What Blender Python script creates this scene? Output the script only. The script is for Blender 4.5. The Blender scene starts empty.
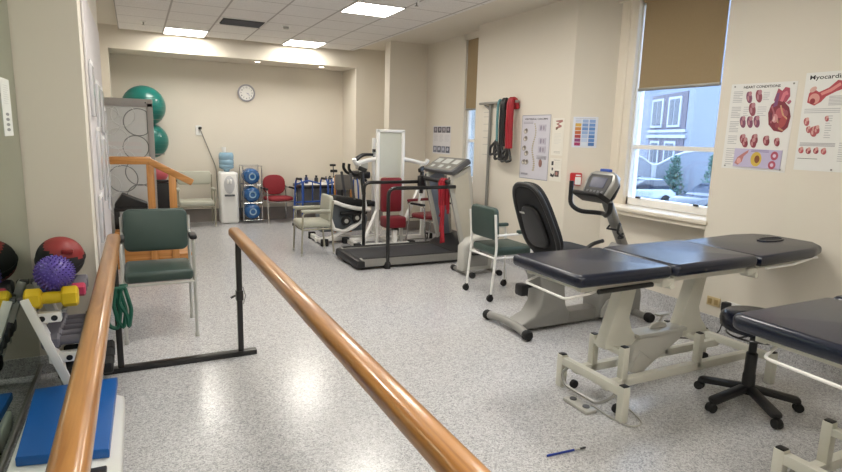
import bpy, bmesh, math, random
from mathutils import Matrix, Vector
random.seed(7)
S = bpy.context.scene
COL = S.collection
PI = math.pi
V = Vector

# ------------------------------------------------------------------ materials
def lin(c):
    return c / 12.92 if c <= 0.04045 else ((c + 0.055) / 1.055) ** 2.4
def hexc(h):
    h = h.lstrip('#')
    return tuple(lin(int(h[i:i + 2], 16) / 255) for i in (0, 2, 4)) + (1.0,)

MATS = {}
def mat(name, col, rough=0.5, metal=0.0, vary=0.06, scale=12.0, bump=0.0, coat=0.0, spec=0.5):
    if name in MATS:
        return MATS[name]
    m = bpy.data.materials.new(name)
    m.use_nodes = True
    nt = m.node_tree
    b = nt.nodes['Principled BSDF']
    c = hexc(col)
    tc = nt.nodes.new('ShaderNodeTexCoord')
    nz = nt.nodes.new('ShaderNodeTexNoise')
    nz.inputs['Scale'].default_value = scale
    nz.inputs['Detail'].default_value = 4
    nt.links.new(tc.outputs['Object'], nz.inputs['Vector'])
    mx = nt.nodes.new('ShaderNodeMix')
    mx.data_type = 'RGBA'
    mx.inputs[6].default_value = tuple(x * (1 - vary) for x in c[:3]) + (1,)
    mx.inputs[7].default_value = tuple(min(1, x * (1 + vary)) for x in c[:3]) + (1,)
    nt.links.new(nz.outputs['Fac'], mx.inputs[0])
    nt.links.new(mx.outputs[2], b.inputs['Base Color'])
    b.inputs['Roughness'].default_value = rough
    b.inputs['Metallic'].default_value = metal
    b.inputs['Specular IOR Level'].default_value = spec
    b.inputs['Coat Weight'].default_value = coat
    b.inputs['Coat Roughness'].default_value = 0.15
    if bump:
        bp = nt.nodes.new('ShaderNodeBump')
        bp.inputs['Strength'].default_value = bump
        bp.inputs['Distance'].default_value = 0.004
        n2 = nt.nodes.new('ShaderNodeTexNoise')
        n2.inputs['Scale'].default_value = 180
        nt.links.new(tc.outputs['Object'], n2.inputs['Vector'])
        nt.links.new(n2.outputs['Fac'], bp.inputs['Height'])
        nt.links.new(bp.outputs['Normal'], b.inputs['Normal'])
    MATS[name] = m
    return m

def emit(name, col, strength):
    m = bpy.data.materials.new(name)
    m.use_nodes = True
    nt = m.node_tree
    nt.nodes.clear()
    e = nt.nodes.new('ShaderNodeEmission')
    e.inputs[0].default_value = hexc(col)
    e.inputs[1].default_value = strength
    o = nt.nodes.new('ShaderNodeOutputMaterial')
    nt.links.new(e.outputs[0], o.inputs[0])
    MATS[name] = m
    return m

def glassy(name, tint, refl=0.12, rough=0.02):
    m = bpy.data.materials.new(name)
    m.use_nodes = True
    nt = m.node_tree
    nt.nodes.clear()
    t = nt.nodes.new('ShaderNodeBsdfTransparent')
    t.inputs[0].default_value = hexc(tint)
    g = nt.nodes.new('ShaderNodeBsdfGlossy')
    g.inputs['Roughness'].default_value = rough
    fr = nt.nodes.new('ShaderNodeFresnel')
    fr.inputs[0].default_value = 1.45
    ad = nt.nodes.new('ShaderNodeMath')
    ad.operation = 'MULTIPLY'
    ad.inputs[1].default_value = refl * 8
    ad.use_clamp = True
    nt.links.new(fr.outputs[0], ad.inputs[0])
    mx = nt.nodes.new('ShaderNodeMixShader')
    nt.links.new(ad.outputs[0], mx.inputs[0])
    nt.links.new(t.outputs[0], mx.inputs[1])
    nt.links.new(g.outputs[0], mx.inputs[2])
    o = nt.nodes.new('ShaderNodeOutputMaterial')
    nt.links.new(mx.outputs[0], o.inputs[0])
    MATS[name] = m
    return m

def wood(name, c1, c2, axis, rough=0.32, coat=0.5):
    m = bpy.data.materials.new(name)
    m.use_nodes = True
    nt = m.node_tree
    b = nt.nodes['Principled BSDF']
    tc = nt.nodes.new('ShaderNodeTexCoord')
    mp = nt.nodes.new('ShaderNodeMapping')
    sc = [26, 26, 26]
    sc[axis] = 1.6
    mp.inputs['Scale'].default_value = sc
    nt.links.new(tc.outputs['Object'], mp.inputs[0])
    n = nt.nodes.new('ShaderNodeTexNoise')
    n.inputs['Scale'].default_value = 1.0
    n.inputs['Detail'].default_value = 6
    n.inputs['Distortion'].default_value = 1.2
    nt.links.new(mp.outputs[0], n.inputs['Vector'])
    r = nt.nodes.new('ShaderNodeValToRGB')
    r.color_ramp.elements[0].position = 0.32
    r.color_ramp.elements[0].color = hexc(c1)
    r.color_ramp.elements[1].position = 0.68
    r.color_ramp.elements[1].color = hexc(c2)
    nt.links.new(n.outputs['Fac'], r.inputs[0])
    nt.links.new(r.outputs[0], b.inputs['Base Color'])
    b.inputs['Roughness'].default_value = rough
    b.inputs['Coat Weight'].default_value = coat
    b.inputs['Coat Roughness'].default_value = 0.12
    MATS[name] = m
    return m

def floor_mat():
    m = bpy.data.materials.new('speckled_vinyl')
    m.use_nodes = True
    nt = m.node_tree
    b = nt.nodes['Principled BSDF']
    tc = nt.nodes.new('ShaderNodeTexCoord')
    def layer(scale, lo, hi, c_lo, c_hi):
        v = nt.nodes.new('ShaderNodeTexVoronoi')
        v.inputs['Scale'].default_value = scale
        nt.links.new(tc.outputs['Object'], v.inputs['Vector'])
        s = nt.nodes.new('ShaderNodeSeparateColor')
        nt.links.new(v.outputs['Color'], s.inputs[0])
        r = nt.nodes.new('ShaderNodeValToRGB')
        r.color_ramp.interpolation = 'LINEAR'
        r.color_ramp.elements[0].position = lo
        r.color_ramp.elements[0].color = hexc(c_lo)
        r.color_ramp.elements[1].position = hi
        r.color_ramp.elements[1].color = hexc(c_hi)
        nt.links.new(s.outputs[0], r.inputs[0])
        return r
    a = layer(105, 0.05, 0.75, '#939396', '#d2d2d4')
    c = layer(240, 0.1, 0.8, '#858589', '#d9d9db')
    mx = nt.nodes.new('ShaderNodeMix')
    mx.data_type = 'RGBA'
    mx.inputs[0].default_value = 0.5
    nt.links.new(a.outputs[0], mx.inputs[6])
    nt.links.new(c.outputs[0], mx.inputs[7])
    nt.links.new(mx.outputs[2], b.inputs['Base Color'])
    b.inputs['Roughness'].default_value = 0.215
    b.inputs['Specular IOR Level'].default_value = 0.5
    MATS['speckled_vinyl'] = m
    return m

def tile_mat(x0, y0, p):
    m = bpy.data.materials.new('ceiling_tiles')
    m.use_nodes = True
    nt = m.node_tree
    b = nt.nodes['Principled BSDF']
    tc = nt.nodes.new('ShaderNodeTexCoord')
    sp = nt.nodes.new('ShaderNodeSeparateXYZ')
    nt.links.new(tc.outputs['Object'], sp.inputs[0])
    def line(out, off, pp, w):
        a = nt.nodes.new('ShaderNodeMath'); a.operation = 'SUBTRACT'; a.inputs[1].default_value = off
        nt.links.new(out, a.inputs[0])
        d = nt.nodes.new('ShaderNodeMath'); d.operation = 'PINGPONG'; d.inputs[1].default_value = pp / 2
        nt.links.new(a.outputs[0], d.inputs[0])
        g = nt.nodes.new('ShaderNodeMath'); g.operation = 'LESS_THAN'; g.inputs[1].default_value = w
        nt.links.new(d.outputs[0], g.inputs[0])
        return g
    lx = line(sp.outputs[0], x0, p[0], 0.011)
    ly = line(sp.outputs[1], y0, p[1], 0.008)
    mxm = nt.nodes.new('ShaderNodeMath'); mxm.operation = 'MAXIMUM'
    nt.links.new(lx.outputs[0], mxm.inputs[0])
    nt.links.new(ly.outputs[0], mxm.inputs[1])
    nz = nt.nodes.new('ShaderNodeTexNoise')
    nz.inputs['Scale'].default_value = 90
    nt.links.new(tc.outputs['Object'], nz.inputs['Vector'])
    r = nt.nodes.new('ShaderNodeValToRGB')
    r.color_ramp.elements[0].position = 0.3
    r.color_ramp.elements[0].color = hexc('#dcd8d5')
    r.color_ramp.elements[1].position = 0.6
    r.color_ramp.elements[1].color = hexc('#ebe8e5')
    nt.links.new(nz.outputs['Fac'], r.inputs[0])
    mx = nt.nodes.new('ShaderNodeMix'); mx.data_type = 'RGBA'
    nt.links.new(mxm.outputs[0], mx.inputs[0])
    nt.links.new(r.outputs[0], mx.inputs[6])
    mx.inputs[7].default_value = hexc('#b4aeaa')
    nt.links.new(mx.outputs[2], b.inputs['Base Color'])
    b.inputs['Roughness'].default_value = 0.9
    MATS['ceiling_tiles'] = m
    return m

wallM = mat('cream_wall_paint', '#ddd6c9', 0.7, vary=0.02, scale=2)
trimM = mat('cream_gloss_trim', '#e6ddcd', 0.4, vary=0.02)
whiteM = mat('white_paint', '#ecebe8', 0.4, vary=0.02)
plasM = mat('white_plastic', '#eeeeec', 0.35, vary=0.02)
creamFr = mat('cream_powder_coat', '#d2d1c6', 0.4, vary=0.03)
navyM = mat('navy_vinyl', '#131a2c', 0.27, vary=0.08, bump=0.03, spec=0.5)
greenM = mat('green_vinyl', '#364843', 0.42, vary=0.06, bump=0.12)
greyVin = mat('pale_grey_green_vinyl', '#b4b4a6', 0.5, vary=0.05)
redM = mat('red_fabric', '#8c2932', 0.75, vary=0.1, scale=40)
redVin = mat('red_vinyl', '#7c202a', 0.45, vary=0.06)
blackM = mat('black_plastic', '#17171a', 0.45, vary=0.1)
blackMt = mat('black_metal', '#141416', 0.35, vary=0.08, coat=0.2)
rubberM = mat('black_rubber', '#1b1b1c', 0.8, vary=0.1)
meshM = mat('black_mesh_fabric', '#1a1b1e', 0.8, vary=0.2, scale=60)
chrome = mat('chrome', '#d2d2d2', 0.18, metal=1.0, vary=0.02)
silverM = mat('silver_paint', '#c0c0bb', 0.35, metal=0.35, vary=0.03)
greyBk = mat('grey_bike_plastic', '#8e8d89', 0.4, vary=0.04)
greyLt = mat('light_grey_plastic', '#b4b3ad', 0.4, vary=0.03)
greyDk = mat('dark_grey_plastic', '#55565a', 0.45, vary=0.06)
greyMt = mat('grey_metal', '#8f8e8a', 0.35, metal=0.4, vary=0.04)
blueGr = mat('blue_grey_panel', '#7d8699', 0.4, vary=0.04)
darkSk = mat('dark_grey_skirting', '#8a8380', 0.5, vary=0.08)
blueV = mat('blue_vinyl', '#0f5aa8', 0.4, vary=0.05, bump=0.1)
tanM = mat('taupe_blind_fabric', '#9a8666', 0.8, vary=0.06, scale=60)
tealM = mat('teal_ball_rubber', '#186a62', 0.3, vary=0.06)
screenG = mat('frosted_panel', '#d0d2d1', 0.4, vary=0.03)
mirrorM = mat('mirror_silver', '#b3bfb2', 0.012, metal=1.0, vary=0.0)
yelM = mat('yellow_neoprene', '#e0be1c', 0.5, vary=0.05)
blueN = mat('blue_neoprene', '#1b3f9e', 0.5, vary=0.06)
pinkN = mat('pink_neoprene', '#c83a5e', 0.5, vary=0.06)
greyN = mat('grey_dumbbell_iron', '#6d6b75', 0.5, vary=0.12)
purM = mat('purple_rubber', '#5d4ba0', 0.35, vary=0.08)
redRub = mat('red_rubber', '#862324', 0.5, vary=0.1)
bottleM = mat('blue_bottle_plastic', '#285c96', 0.15, vary=0.08, coat=0.4)
bottleL = mat('pale_blue_bottle_plastic', '#8fb2c9', 0.15, vary=0.06, coat=0.4)
paperM = mat('white_paper', '#e9e8e6', 0.6, vary=0.01)
blueFr = mat('blue_frame_paint', '#2b55a8', 0.35, vary=0.05)
tapeR = mat('red_exercise_tubing', '#a01c2b', 0.5, vary=0.08)
pinkRed = mat('red_band_latex', '#c43b4c', 0.5, vary=0.1, scale=30)
tealTub = mat('teal_exercise_tubing', '#5d8f94', 0.5)
greenTub = mat('green_latex', '#155746', 0.5)
plasterM = mat('beam_plaster', '#dcd5c8', 0.7, vary=0.02, scale=2)
woodY = wood('varnished_beech_rail', '#99642e', '#bb8446', 1)
woodX = wood('honey_pine_stairs', '#ad7232', '#cd9150', 0, 0.4, 0.3)
woodZ = wood('honey_pine_post', '#ad7232', '#cd9150', 2, 0.4, 0.3)
floorM = floor_mat()
TP = (0.575, 0.585)
tileM = tile_mat(-0.14, 9.5, TP)
glassM = glassy('window_glass', '#f2f6f8', 0.1)
panelE = emit('light_panel_glow', '#fffaf0', 24.0)
downE = emit('downlight_glow', '#fff4dc', 20.0)

# ------------------------------------------------------------------ mesh builder
class MB:
    def __init__(s, local=False):
        s.bm = bmesh.new()
        s.local = local
    def add(s, tmp, M=None, m=0):
        if M is not None:
            bmesh.ops.transform(tmp, matrix=M, verts=tmp.verts)
        vm = {v: s.bm.verts.new(v.co) for v in tmp.verts}
        for f in tmp.faces:
            try:
                nf = s.bm.faces.new([vm[v] for v in f.verts])
                nf.material_index = m
            except ValueError:
                pass
        tmp.free()
        return s
    def box(s, lo, hi, bev=0.0, seg=2, M=None, m=0):
        t = bmesh.new()
        bmesh.ops.create_cube(t, size=1)
        d = [hi[i] - lo[i] for i in range(3)]
        c = [(hi[i] + lo[i]) / 2 for i in range(3)]
        for v in t.verts:
            v.co = V((v.co.x * d[0] + c[0], v.co.y * d[1] + c[1], v.co.z * d[2] + c[2]))
        if bev:
            bmesh.ops.bevel(t, geom=t.edges[:], offset=min(bev, min(map(abs, d)) * 0.49), segments=seg, affect='EDGES', profile=0.5)
        return s.add(t, M, m)
    def bar(s, a, b, w, h, bev=0.0, m=0, up=(0, 0, 1)):
        a, b = V(a), V(b)
        z = (b - a)
        L = z.length
        z.normalize()
        u = V(up)
        if abs(z.dot(u)) > 0.95:
            u = V((0, 1, 0))
        x = u.cross(z).normalized()
        y = z.cross(x)
        M = Matrix((x, y, z)).transposed().to_4x4()
        M.translation = a
        return s.box((-w / 2, -h / 2, 0), (w / 2, h / 2, L), bev, 2, M, m)
    def tube(s, pts, r, n=8, fillet=0.0, m=0, closed=False, fs=4):
        P = [V(p) for p in pts]
        if fillet and len(P) > 2:
            Q = [] if closed else [P[0]]
            idx = range(len(P)) if closed else range(1, len(P) - 1)
            for i in idx:
                p0, p1, p2 = P[i - 1], P[i], P[(i + 1) % len(P)]
                d0, d1 = (p0 - p1), (p2 - p1)
                f = min(fillet, d0.length * 0.49, d1.length * 0.49)
                a, b = p1 + d0.normalized() * f, p1 + d1.normalized() * f
                for k in range(fs + 1):
                    t = k / fs
                    Q.append(a * (1 - t) ** 2 + p1 * 2 * t * (1 - t) + b * t * t)
            if not closed:
                Q.append(P[-1])
            P = Q
        t = bmesh.new()
        rings = []
        N = len(P)
        prev = None
        for i, p in enumerate(P):
            if closed:
                d = (P[(i + 1) % N] - P[i - 1])
            else:
                d = (P[min(i + 1, N - 1)] - P[max(i - 1, 0)])
            d.normalize()
            if prev is None:
                u = V((0, 0, 1)) if abs(d.z) < 0.9 else V((1, 0, 0))
                x = u.cross(d).normalized()
            else:
                x = (prev - d * prev.dot(d)).normalized()
            prev = x
            y = d.cross(x)
            rr = r[i] if isinstance(r, (list, tuple)) else r
            rings.append([t.verts.new(p + (x * math.cos(2 * PI * k / n) + y * math.sin(2 * PI * k / n)) * rr) for k in range(n)])
        for i in range(N if closed else N - 1):
            A, B = rings[i], rings[(i + 1) % N]
            for k in range(n):
                t.faces.new((A[k], A[(k + 1) % n], B[(k + 1) % n], B[k]))
        if not closed:
            t.faces.new(rings[0][::-1])
            t.faces.new(rings[-1])
        return s.add(t, None, m)
    def lathe(s, prof, c=(0, 0, 0), n=20, M=None, m=0):
        t = bmesh.new()
        rings = []
        for r, z in prof:
            if r < 1e-5:
                rings.append([t.verts.new((0, 0, z))])
            else:
                rings.append([t.verts.new((r * math.cos(2 * PI * k / n), r * math.sin(2 * PI * k / n), z)) for k in range(n)])
        for A, B in zip(rings, rings[1:]):
            for k in range(n):
                k2 = (k + 1) % n
                if len(A) == 1 and len(B) == 1:
                    continue
                if len(A) == 1:
                    t.faces.new((A[0], B[k2], B[k]))
                elif len(B) == 1:
                    t.faces.new((A[k], A[k2], B[0]))
                else:
                    t.faces.new((A[k], A[k2], B[k2], B[k]))
        if len(rings[0]) > 1:
            t.faces.new(rings[0][::-1])
        if len(rings[-1]) > 1:
            t.faces.new(rings[-1])
        MM = Matrix.Translation(c) @ (M if M else Matrix.Identity(4))
        return s.add(t, MM, m)
    def cyl(s, a, b, r, n=14, m=0):
        return s.tube([a, b], r, n, 0, m)
    def prism(s, poly, d0, d1, axis='y', bev=0.0, m=0, M=None, seg=2):
        # poly: 2-D points; axis 'y' -> (x,z), 'x' -> (y,z), 'z' -> (x,y)
        t = bmesh.new()
        def P(p, d):
            return {'y': (p[0], d, p[1]), 'x': (d, p[0], p[1]), 'z': (p[0], p[1], d)}[axis]
        A = [t.verts.new(P(p, d0)) for p in poly]
        B = [t.verts.new(P(p, d1)) for p in poly]
        n = len(poly)
        t.faces.new(A[::-1])
        t.faces.new(B)
        for k in range(n):
            t.faces.new((A[k], A[(k + 1) % n], B[(k + 1) % n], B[k]))
        bmesh.ops.recalc_face_normals(t, faces=t.faces[:])
        if bev:
            E = [e for e in t.edges if (e.verts[0] in A) == (e.verts[1] in A)]
            bmesh.ops.bevel(t, geom=E, offset=bev, segments=seg, affect='EDGES', profile=0.5)
        return s.add(t, M, m)
    def ball(s, c, r, n=20, m=0, sc=(1, 1, 1)):
        t = bmesh.new()
        bmesh.ops.create_uvsphere(t, u_segments=n, v_segments=max(6, n * 2 // 3), radius=r)
        return s.add(t, Matrix.Translation(c) @ Matrix.Diagonal((*sc, 1)), m)
    def text(s, body, size, M, m=0, depth=0.0004, bold=0.0, align='LEFT', width=None):
        cu = bpy.data.curves.new('lettering', 'FONT')
        cu.body = body
        cu.size = size
        cu.extrude = depth
        cu.offset = bold
        cu.resolution_u = 2
        cu.align_x = align
        ob = bpy.data.objects.new('lettering', cu)
        COL.objects.link(ob)
        dg = bpy.context.evaluated_depsgraph_get()
        me = bpy.data.meshes.new_from_object(ob.evaluated_get(dg))
        bpy.data.objects.remove(ob)
        bpy.data.curves.remove(cu)
        t = bmesh.new()
        t.from_mesh(me)
        bpy.data.meshes.remove(me)
        if width and len(t.verts):
            xs = [v.co.x for v in t.verts]
            k = width / (max(xs) - min(xs))
            for v in t.verts:
                v.co.x *= k
        return s.add(t, M, m)

TM = {}
def root_matrix(o):
    while o.parent:
        o = o.parent
    return TM.get(o.name, Matrix.Identity(4))

def obj(name, mb, mats, parent=None, smooth=40):
    me = bpy.data.meshes.new(name)
    bm = mb.bm
    if parent is not None and not mb.local:
        bmesh.ops.transform(bm, matrix=root_matrix(parent).inverted(), verts=bm.verts)
    bmesh.ops.recalc_face_normals(bm, faces=bm.faces[:])
    if smooth:
        for f in bm.faces:
            f.smooth = True
    bm.to_mesh(me)
    bm.free()
    if smooth:
        me.set_sharp_from_angle(angle=math.radians(smooth))
    for m in (mats if isinstance(mats, (list, tuple)) else [mats]):
        me.materials.append(m)
    o = bpy.data.objects.new(name, me)
    COL.objects.link(o)
    if parent is not None:
        o.parent = parent
    return o

def tag(o, label, cat, group=None):
    o['label'] = label
    o['category'] = cat
    if group:
        o['group'] = group
    return o

def thing(name, label, cat, loc=(0, 0, 0), rz=0.0, group=None):
    o = bpy.data.objects.new(name, None)
    COL.objects.link(o)
    o.empty_display_size = 0.1
    o.location = loc
    o.rotation_euler = (0, 0, rz)
    TM[o.name] = Matrix.Translation(loc) @ Matrix.Rotation(rz, 4, 'Z')
    return tag(o, label, cat, group)

def solo(name, mb, mats, label, cat, loc=(0, 0, 0), group=None, smooth=40):
    """a thing that is one mesh, origin at loc; mb in world coordinates"""
    bmesh.ops.translate(mb.bm, vec=-V(loc), verts=mb.bm.verts)
    o = obj(name, mb, mats, None, smooth)
    o.location = loc
    return tag(o, label, cat, group)

def struct(name, mb, mats, parent=None, smooth=30):
    o = obj(name, mb, mats, parent, smooth)
    if parent is None:
        o['kind'] = 'structure'
    return o

def copy_thing(o, loc, label, rz=None):
    def rec(src, par):
        c = src.copy()
        COL.objects.link(c)
        if par:
            c.parent = par
        for ch in [x for x in list(COL.objects) if x.parent == src]:
            rec(ch, c)
        return c
    r = rec(o, None)
    r.location = loc
    if rz is not None:
        r.rotation_euler.z = rz
    r['label'] = label
    return r

# ------------------------------------------------------------------ setting
XR, ZT, ZC = 4.2, 2.93, 2.99
YF = 10.31
struct('floor', MB().box((-1.4, -2.6, -0.1), (4.75, 10.6, 0)), floorM)
struct('ceiling', MB().box((-0.14, -2.6, ZT), (3.37, 9.5, ZT + 0.04)), tileM)
struct('trim_1', MB().box((-1.4, -2.6, ZC), (4.75, 10.6, ZC + 0.1)), plasterM)
# bulkhead beam and nibs in front of the far wall
struct('trim_2', MB().box((-0.5, 9.6, 2.67), (4.1, 10.4, ZC)).box((-0.6, 9.6, 0), (-0.29, 10.4, 2.67)).box((3.46, 9.6, 0), (4.1, 10.4, 2.67)), plasterM)
struct('wall_far', MB().box((-1.4, YF, 0), (4.75, 10.6, ZC)), wallM)
struct('wall_back', MB().box((-1.4, -2.7, 0), (4.75, -2.5, ZC)), wallM)
struct('wall_left', MB().box((-1.4, -2.5, 0), (-0.63, 4.1, ZC)).box((-1.4, 4.1, 0), (-0.27, 6.5, ZC)).box((-1.4, 6.5, 0), (-0.47, 10.4, ZC)), wallM)
w = MB()
w.prism([(XR, -2.5), (XR, 3.14), (4.42, 3.25), (4.7, 3.25), (4.7, -2.5)], 0, ZC, 'z')
w.prism([(4.42, 4.47), (4.1, 4.78), (4.1, 6.68), (4.28, 6.68), (4.7, 6.68), (4.7, 4.47)], 0, ZC, 'z')
w.prism([(4.28, 7.3), (4.28, 8.5), (3.62, 8.5), (3.62, 8.7), (4.0, 8.7), (4.0, 9.7), (4.7, 9.7), (4.7, 7.3)], 0, ZC, 'z')
for (ya, yb, xa) in ((3.2, 4.5, 4.36), (6.6, 7.35, 4.28)):
    w.box((xa, ya, 0), (4.7, yb, 0.9))
    w.box((xa, ya, 2.9), (4.7, yb, ZC))
struct('wall_right', w, wallM)
# coved vinyl skirting: same vinyl turned up the right wall, dark grey along the far wall
b = MB()
b.box((XR - 0.008, -2.5, 0), (XR, 3.14, 0.15))
b.prism([(4.42, 4.47), (4.1, 4.78), (4.092, 4.775), (4.41, 4.46)], 0, 0.15, 'z')
b.prism([(4.2, 3.14), (4.36, 3.25), (4.36, 4.5), (4.352, 4.5), (4.352, 3.25), (4.19, 3.15)], 0, 0.15, 'z')
b.box((4.092, 4.78, 0), (4.1, 6.68, 0.15))
struct('baseboard_right', b, floorM)
b = MB().box((-0.29, YF - 0.01, 0), (3.46, YF, 0.22)).box((-0.29, 9.6, 0), (-0.28, YF, 0.22))
b.box((4.27, 6.7, 0), (4.28, 8.5, 0.15)).box((3.62, 8.49, 0), (4.28, 8.5, 0.15)).box((3.45, 9.59, 0), (4.0, 9.6, 0.2))
struct('baseboard_far', b, darkSk)
struct('baseboard_left', MB().box((-0.27, 4.1, 0), (-0.262, 6.5, 0.12)).box((-0.61, 4.092, 0), (-0.262, 4.1, 0.12)), floorM)

# mirror covering the left wall beside the bars
t = thing('wall_mirror', 'tall frameless greenish wall mirror on the left wall behind the dumbbell rack', 'mirror', (-0.62, 2.6, 0.07))
obj('glass', MB().box((-0.626, 0.6, 0.07), (-0.61, 4.09, 2.7)), mirrorM, t)
obj('bottom_channel', MB().box((-0.63, 0.6, 0.04), (-0.6, 4.09, 0.07)), greyMt, t)

# ------------------------------------------------------------------ windows
def window(name, y0, y1, xp, zb, zt, rail, lab=None):
    t = bpy.data.objects.new(name, None)
    COL.objects.link(t)
    t.location = (xp, y0, zb)
    t['kind'] = 'structure'
    TM[t.name] = Matrix.Translation((xp, y0, zb))
    f = MB()
    fw = 0.05
    f.box((xp - 0.01, y0, zb), (xp + 0.09, y0 + fw, zt)).box((xp - 0.01, y1 - fw, zb), (xp + 0.09, y1, zt))
    f.box((xp - 0.01, y0, zb), (xp + 0.09, y1, zb + 0.07)).box((xp - 0.01, y0, zt - 0.06), (xp + 0.09, y1, zt))
    f.box((xp + 0.005, y0, rail - 0.02), (xp + 0.07, y1, rail + 0.02))
    obj('window_frame', f, whiteM, t)
    obj('pane', MB().box((xp + 0.03, y0 + fw, zb + 0.07), (xp + 0.036, y1 - fw, zt - 0.06)), glassM, t)
    return t
w1 = window('window_1', 3.22, 4.27, 4.44, 0.93, 2.9, 1.5)
# wide moulded architrave on the far side, and sill
a = MB()
a.box((4.38, 4.24, 0.9), (4.46, 4.38, 2.92), 0.012)
a.box((4.40, 4.37, 0.9), (4.46, 4.48, 2.92), 0.008)
a.box((4.37, 4.33, 0.9), (4.44, 4.37, 2.92), 0.012)
obj('architrave', a, trimM, w1)
obj('window_sill', MB().box((4.175, 3.12, 0.885), (4.5, 4.34, 0.925), 0.012).box((4.20, 3.14, 0.845), (4.4, 4.3, 0.885), 0.008), trimM, w1)
lt = MB()
for y in (4.08, 3.42):
    lt.box((4.40, y - 0.02, 1.0), (4.44, y + 0.02, 1.02), 0.005)
obj('sash_lift', lt, blackMt, w1)
w2 = window('window_2', 6.69, 7.29, 4.34, 0.92, 2.9, 1.5)
t = thing('roller_blind', 'taupe roller blind pulled halfway down over the near window', 'blind', (4.40, 3.75, 2.04))
obj('blind_fabric', MB().box((4.395, 3.30, 2.055), (4.40, 4.17, 2.9)), tanM, t)
obj('bottom_rail', MB().box((4.385, 3.295, 2.03), (4.408, 4.175, 2.06), 0.006), greyMt, t)
obj('roller_tube', MB().cyl((4.40, 3.28, 2.87), (4.40, 4.19, 2.87), 0.025), tanM, t)
t = thing('roller_blind', 'narrow glimpse of taupe blind in the far alcove beyond the tubing bracket', 'blind', (4.30, 7.0, 2.0))
obj('blind_fabric', MB().box((4.30, 6.70, 1.95), (4.305, 7.28, 2.9)), tanM, t)
obj('bottom_rail', MB().box((4.294, 6.70, 1.93), (4.31, 7.28, 1.955), 0.004), greyMt, t)

# ------------------------------------------------------------------ ceiling fittings
def panel(x, y, label):
    t = thing('ceiling_light', label, 'ceiling light', (x, y, ZT), 0, 'square ceiling light panels')
    hx, hy = TP[0] / 2 - 0.005, TP[1] / 2 - 0.005
    fr = MB(True)
    for sx in (-1, 1):
        fr.box((sx * hx - 0.012 if sx > 0 else -hx, -hy, -0.012), (hx if sx > 0 else -hx + 0.012, hy, 0.0))
        fr.box((-hx, sx * hy - 0.012 if sx > 0 else -hy, -0.012), (hx, hy if sx > 0 else -hy + 0.012, 0.0))
    obj('frame', fr, whiteM, t)
    obj('diffuser', MB(True).box((-hx + 0.012, -hy + 0.012, -0.008), (hx - 0.012, hy - 0.012, -0.003)), panelE, t)
panel(0.7225, 9.2075, 'lit square ceiling panel at far left, above the green exercise balls')
panel(2.4475, 9.2075, 'lit square ceiling panel farthest right, close to the bulkhead')
panel(2.4475, 6.2825, 'lit square ceiling panel nearest the camera, above the treadmill')
for (x, y) in ((2.4475, 4.5275), (0.7225, 3.9425), (2.4475, 2.7725), (0.7225, 1.0175), (2.4475, -0.1525), (0.7225, -1.7)):  # unseen panels; the first is added to brighten the near end
    panel(x, y, 'lit square ceiling panel out of view over the near end of the room')

def downlight(x, y, label):
    t = thing('downlight', label, 'downlight', (x, y, 2.67), 0, 'downlights in the bulkhead')
    obj('rim', MB(True).lathe([(0.06, 0), (0.06, -0.006), (0.045, -0.006), (0.045, 0.0)], n=20), whiteM, t)
    obj('lamp', MB(True).lathe([(0.0, -0.002), (0.044, -0.002), (0.044, -0.0005)], n=16), downE, t)
downlight(1.85, 9.85, 'small round downlight in the bulkhead just right of the clock')
downlight(2.93, 9.88, 'small round downlight at the right end of the bulkhead')

t = thing('air_vent', 'white ceiling air vent with dark louvres among the tiles', 'vent', (1.3, 7.92, ZT))
obj('frame', MB().box((1.03, 7.72, ZT - 0.01), (1.58, 8.16, ZT), 0.003), whiteM, t)
obj('duct', MB().box((1.05, 7.74, ZT - 0.012), (1.56, 8.14, ZT - 0.0095)), rubberM, t)
for k in range(11):
    y = 7.77 + k * 0.034
    obj('slat', MB().bar((1.06, y, ZT - 0.022), (1.55, y, ZT - 0.022), 0.013, 0.003, 0, 0, (0, 0.6, 1)), greyDk, t)
def sprinkler(x, y, label, cat='sprinkler', r=0.03, name='sprinkler_head'):
    t = thing(name, label, cat, (x, y, ZT))
    obj('rosette', MB(True).lathe([(r, 0), (r, -0.008), (r * 0.6, -0.014), (0, -0.014)], n=16), whiteM, t)
    obj('nozzle', MB(True).lathe([(0.008, -0.012), (0.008, -0.045), (0.022, -0.046), (0.022, -0.05), (0, -0.05)], n=12), greyMt, t)
sprinkler(0.17, 8.64, 'small sprinkler head in the ceiling tiles left of the far left light')
sprinkler(2.56, 8.8, 'small sprinkler head beside the far right ceiling light')
sprinkler(2.70, 5.66, 'small sprinkler head beside the light above the treadmill')
t = thing('smoke_detector', 'round white smoke detector in the ceiling right of the air vent', 'detector', (1.85, 7.85, ZT))
obj('base', MB(True).lathe([(0.055, 0), (0.055, -0.018), (0, -0.018)], n=20), whiteM, t)
obj('sensor', MB(True).lathe([(0.04, -0.017), (0.034, -0.045), (0, -0.05)], n=20), greyLt, t)
#PART2
# ------------------------------------------------------------------ wall posters
def cmat(h):
    return mat('print_' + h.strip('#'), h, 0.45, vary=0.02)

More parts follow.
